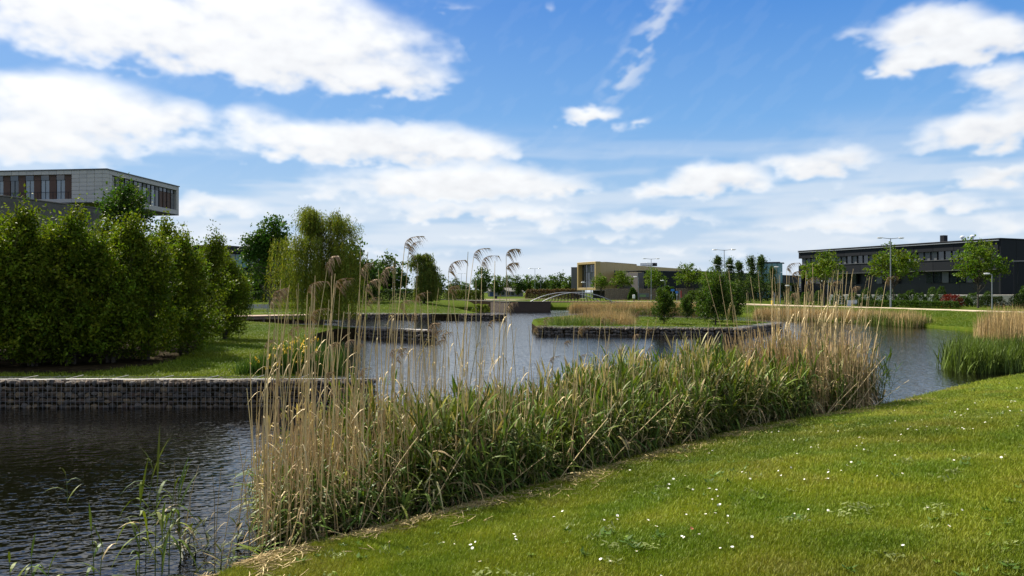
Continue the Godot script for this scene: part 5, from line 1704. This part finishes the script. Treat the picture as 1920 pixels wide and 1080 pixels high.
func lawn():
	var r := RandomNumberGenerator.new()
	r.seed = 93
	var q := noise(0.55, 3, 12)
	var q2 := noise(0.16, 2, 15)
	var kinds := []
	for k in 4: kinds.append(tuft(r, 13, 0.042, 0.0042, 0.03, 1.0))
	var sp := [[], [], [], []]
	var ti := [[], [], [], []]
	var n := 0
	while n < 105000:
		var l := r.randf_range(-1.0, 34.0)
		var t := r.randf_range(0.02, 8.5)
		var p := bank(at_length(l), t) if l > 0 else bank(3.0, t) + Vector3(-0.735, 0, 0.69) * -l
		var d := -p.z
		if d < 3.6 or absf(p.x) > d * 0.68 + 0.3: continue
		if r.randf() > clampf(pow(5.5 / d, 1.5), 0.03, 1.0): continue
		var straw := smooth(0.75, 0.1, t) * clampf(0.55 + q.get_noise_2d(p.x * 3, p.z * 3) * 1.6, 0, 1)
		if r.randf() < straw * 0.7: continue
		var v := r.randi() % 4
		var s := r.randf_range(0.75, 1.25) * clampf(d / 7.0, 0.95, 2.2)
		sp[v].append(Transform3D(Basis(Vector3.UP, r.randf() * TAU).scaled_local(Vector3(s, s * r.randf_range(0.7, 1.2) / maxf(1.0, s * 0.75), s)), p - Vector3(0, 0.004, 0)))
		var f := q.get_noise_2d(p.x, p.z)
		var g := q2.get_noise_2d(p.x, p.z)
		var stripe := 0.5 + 0.5 * sin(t * 5.2 + g * 1.5)
		var c := Color(0.105, 0.16, 0.009).lerp(Color(0.20, 0.225, 0.018), clampf(0.35 + f * 1.1 + stripe * 0.3, 0, 1))
		c = c.lerp(Color(0.17, 0.14, 0.05), clampf((f - 0.25) * 0.9 + straw * 0.5, 0, 0.7))
		c *= 1.0 + g * 0.35
		ti[v].append(c)
		n += 1
	var grass := Node3D.new()
	grass.name = numbered("lawn_grass")
	add_child(grass)
	tag(grass, "short mown grass on the near bank", "grass", "", "stuff")
	for v in 4: scatter("grass_blades", kinds[v], sp[v], ti[v], grass)
	# grass on the lawns across the water
	var far_kinds := []
	for k in 3: far_kinds.append(tuft(r, 12, 0.10, 0.012, 0.12, 0.9))
	var grounds := [["peninsula_grass", "mown grass of the peninsula lawn", PackedVector2Array([Vector2(-13.5, -17.6), Vector2(-4.6, -17.6), Vector2(-6.5, -25), Vector2(-8.5, -32), Vector2(-9.5, -38), Vector2(-9.7, -42.5), Vector2(-10, -45), Vector2(-14, -48), Vector2(-24, -57), Vector2(-26, -45)]), 26000, func(p): return 0.53 + 0.05 * rough_ground.get_noise_2d(p.x * 0.5, p.y * 0.5) + 0.25 * smooth(-12, -26, p.x)],
		["island_grass", "mown grass on the island", PackedVector2Array([Vector2(1.8, -46.8), Vector2(6, -46.2), Vector2(12.7, -45.2), Vector2(16.8, -51.4), Vector2(16.5, -54), Vector2(13.6, -61.5), Vector2(9, -67.5), Vector2(5, -67.5), Vector2(1.8, -60)]), 9000, func(p): return 0.46 + 0.06 * rough_ground.get_noise_2d(p.x * 0.5, p.y * 0.5)]]
	grounds.append(["right_bank_grass", "mown grass on the right bank below the path", PackedVector2Array([Vector2(29.4, -48.5), Vector2(40, -44), Vector2(37, -55), Vector2(33.5, -72), Vector2(26, -91), Vector2(21, -89), Vector2(25, -80), Vector2(26.6, -71), Vector2(29.5, -62)]), 30000, func(p): return right_bank_height(p)])
	grounds.append(["mound_grass", "mown grass of the far mound lawn", PackedVector2Array([Vector2(-5, -72.4), Vector2(-16, -76), Vector2(-33, -78), Vector2(-38, -110), Vector2(-14, -114), Vector2(-9, -103), Vector2(-5.7, -88)]), 30000, func(p): return 0.5 + 0.82 * smooth(-74, -106, p.y) * smooth(-3.5, -13, p.x) + 0.05 * rough_ground.get_noise_2d(p.x * 0.4, p.y * 0.4)])
	for a in grounds:
		var o := Node3D.new()
		o.name = numbered(a[0])
		add_child(o)
		tag(o, a[1], "grass", "", "stuff")
		var lo: Vector2 = a[2][0]
		var hi: Vector2 = a[2][0]
		for p in a[2]:
			lo = lo.min(p); hi = hi.max(p)
		var s3 := [[], [], []]
		var t3 := [[], [], []]
		var m: int = a[3]
		while m > 0:
			var p := Vector2(r.randf_range(lo.x, hi.x), r.randf_range(lo.y, hi.y))
			if not Geometry2D.is_point_in_polygon(p, a[2]) or Geometry2D.is_point_in_polygon(p, PackedVector2Array(PLANTED)): continue
			m -= 1
			var v := r.randi() % 3
			var s := r.randf_range(0.7, 1.3)
			s3[v].append(Transform3D(Basis(Vector3.UP, r.randf() * TAU).scaled(Vector3(s, s * 0.75, s)), Vector3(p.x, a[4].call(p) - 0.01, p.y)))
			t3[v].append(Color(0.105, 0.165, 0.011).lerp(Color(0.16, 0.20, 0.016), clampf(0.4 + q2.get_noise_2d(p.x, p.y) * 1.3 + r.randf_range(-0.2, 0.2), 0, 1)))
		for v in 3: scatter("grass_blades", far_kinds[v], s3[v], t3[v], o)
	# broad-leaved weeds in the near lawn
	var weeds := Node3D.new()
	weeds.name = numbered("lawn_weeds")
	add_child(weeds)
	tag(weeds, "small broad-leaved weeds scattered in the near lawn", "weeds", "", "stuff")
	for v in 3:
		var w := MB.new()
		w.tinted = true
		for k in 8 + v * 3:
			var a := r.randf() * TAU
			var dd := Vector3(cos(a), r.randf_range(0.15, 0.7), sin(a)).normalized()
			var c := r.randf_range(0.7, 1.3)
			w.col = Color(c, c, c)
			var at := Vector3(r.randfn(), 0, r.randfn()) * (0.01 if v < 2 else 0.035)
			w.leaf(at + Vector3(0, 0.015, 0), dd * r.randf_range(0.025, 0.06), dd.cross(Vector3.UP).normalized(), [0.007, 0.011, 0.009][v])
		var ws := []
		var wt := []
		for k in 900:
			var l := r.randf_range(0, 22)
			var t := r.randf_range(0.5, 7.5)
			var p := bank(at_length(l), t)
			if p.z > -3.6 or absf(p.x) > -p.z * 0.68: continue
			if q.get_noise_2d(p.x * 0.8 + 30.0, p.z * 0.8) < r.randf_range(-0.1, 0.3): continue
			ws.append(leaning(r, p + Vector3(0, 0.012, 0), r.randf_range(0.7, 1.5), r.randf_range(0.7, 1.6), 0.15))
			var c := r.randf_range(0.7, 1.3)
			wt.append([Color(0.11, 0.17, 0.02), Color(0.07, 0.13, 0.02), Color(0.16, 0.19, 0.06)][v] * c)
		scatter("weed_leaves", w.mesh(M.reed_leaf), ws, wt, weeds)
	# straw along the foot of the reeds
	var litter := Node3D.new()
	litter.name = numbered("straw_litter")
	add_child(litter)
	tag(litter, "broken straw lying along the foot of the reed bed", "straw", "", "stuff")
	var bit := MB.new()
	bit.tinted = true
	bit.tube([Vector3(-0.5, 0, 0), Vector3(0, 0.01, 0.02), Vector3(0.5, 0, 0)], [0.012, 0.014, 0.009], 3)
	var bm := bit.mesh(M.dry)
	var ls := []
	var lt := []
	for k in 11000:
		var l := r.randf_range(-0.6, 15.6)
		var t := absf(r.randfn()) * 0.32 + 0.02
		var p := bank(at_length(l), t) if l > 0 else bank(3.0, t) + Vector3(-0.735, 0, 0.69) * -l
		if q.get_noise_2d(p.x * 2, p.z * 2) < -0.12 + r.randf() * 0.2: continue
		var turn := 0.75 + r.randfn() * 0.7
		var s := r.randf_range(0.05, 0.24)
		ls.append(Transform3D(Basis.from_euler(Vector3(r.randfn() * 0.1, turn, r.randfn() * 0.12)).scaled_local(Vector3(s, 0.3, 0.3)), p + Vector3(0, r.randf_range(0.015, 0.05), 0)))
		var c := r.randf_range(0.5, 1.15)
		lt.append(Color(0.5 * c, 0.39 * c, 0.2 * c))
	scatter("straw", bm, ls, lt, litter)
	daisies(r)

func daisies(r: RandomNumberGenerator):
	var white := MB.new()
	for k in 13:
		var a := k * TAU / 13
		var d := Vector3(cos(a), 0, sin(a))
		white.leaf(d * 0.003 + Vector3(0, 0.002, 0), d * 0.013 + Vector3(0, 0.002, 0), d.cross(Vector3.UP), 0.0032)
	var petals := white.mesh(mat(Color(0.8, 0.8, 0.78), 0.6))
	var mid := MB.new()
	mid.tube([Vector3(0, -0.002, 0), Vector3(0, 0.003, 0), Vector3(0, 0.005, 0)], [0.0045, 0.0045, 0.002], 7)
	var eye := mid.mesh(mat(Color(0.75, 0.5, 0.03), 0.7))
	var st := MB.new()
	st.tube([Vector3(0.004, -0.05, 0), Vector3(0, 0, 0)], [0.0012, 0.001], 3)
	var stem := st.mesh(mat(Color(0.08, 0.13, 0.03)))
	var n := 0
	while n < 230:
		var l := r.randf_range(1.5, 25.0)
		var t := 3.0 + r.randfn() * 0.75
		if n % 4 == 0: t = r.randf_range(0.8, 6.0)
		if t < 0.6: continue
		var c := r.randi_range(1, 3)
		for k in c:
			var p := bank(at_length(l + r.randfn() * 0.12), t + r.randfn() * 0.12)
			if absf(p.x) > -p.z * 0.66 or p.z > -4.6: continue
			var o := thing("daisy", "small white daisy with a yellow eye in the mown grass", "daisy", p + Vector3(0, 0.045, 0), r.randf() * TAU, "daisies in the near lawn")
			var s := r.randf_range(0.6, 1.05)
			o.scale = Vector3(s, s, s)
			o.rotation = Vector3(0.25 + r.randfn() * 0.25, o.rotation.y, r.randfn() * 0.25)
			part("petals", petals, null, o)
			part("centre", eye, null, o)
			part("stem", stem, null, o)
			n += 1
	# dead leaves on the grass
	for a in [[1712, 8.25, 0.085, Color(0.36, 0.19, 0.09), "curled pale brown dead leaf on the lawn at the lower right"], [1297, 6.55, 0.05, Color(0.28, 0.08, 0.03), "reddish brown dead leaf lying in the middle of the lawn"], [1877, 8.5, 0.045, Color(0.22, 0.10, 0.06), "small dark brown dead leaf near the right edge of the lawn"], [745, 8.2, 0.05, Color(0.30, 0.09, 0.03), "small rust-coloured dead leaf near the reeds' foot"]]:
		var x := off(a[0], a[1])
		var i := Vector2(x, -a[1]) - Vector2(-2.29, -7.37)
		var t := i.dot(FG_DIR)
		var y := bank_height(t)
		var b := MB.new()
		for k in 6:
			var u := k / 6.0
			var w := (k + 1) / 6.0
			for s in [-1.0, 1.0]:
				b.quad(Vector3((u - 0.5), 0.18 * sin(u * 3), 0), Vector3((w - 0.5), 0.18 * sin(w * 3), 0), Vector3((w - 0.5), 0.18 * sin(w * 3) + 0.16 * sin(w * PI), s * 0.36 * sin(w * PI)), Vector3((u - 0.5), 0.18 * sin(u * 3) + 0.16 * sin(u * PI), s * 0.36 * sin(u * PI)))
		var o := thing("dead_leaf", a[4], "leaf", Vector3(x, y + 0.03 + bump(Vector2(x, -a[1])), -a[1]), 0.6)
		o.scale = Vector3.ONE * a[2]
		o.rotation.x = 0.3
		part("blade", b.mesh(), mat(a[3], 0.7), o)
		b = MB.new()
		b.tube([Vector3(-0.5, 0, 0), Vector3(-0.8, 0.05, 0.05)], [0.03, 0.02], 4)
		part("stalk", b.mesh(), mat(a[3] * 0.7, 0.7), o)
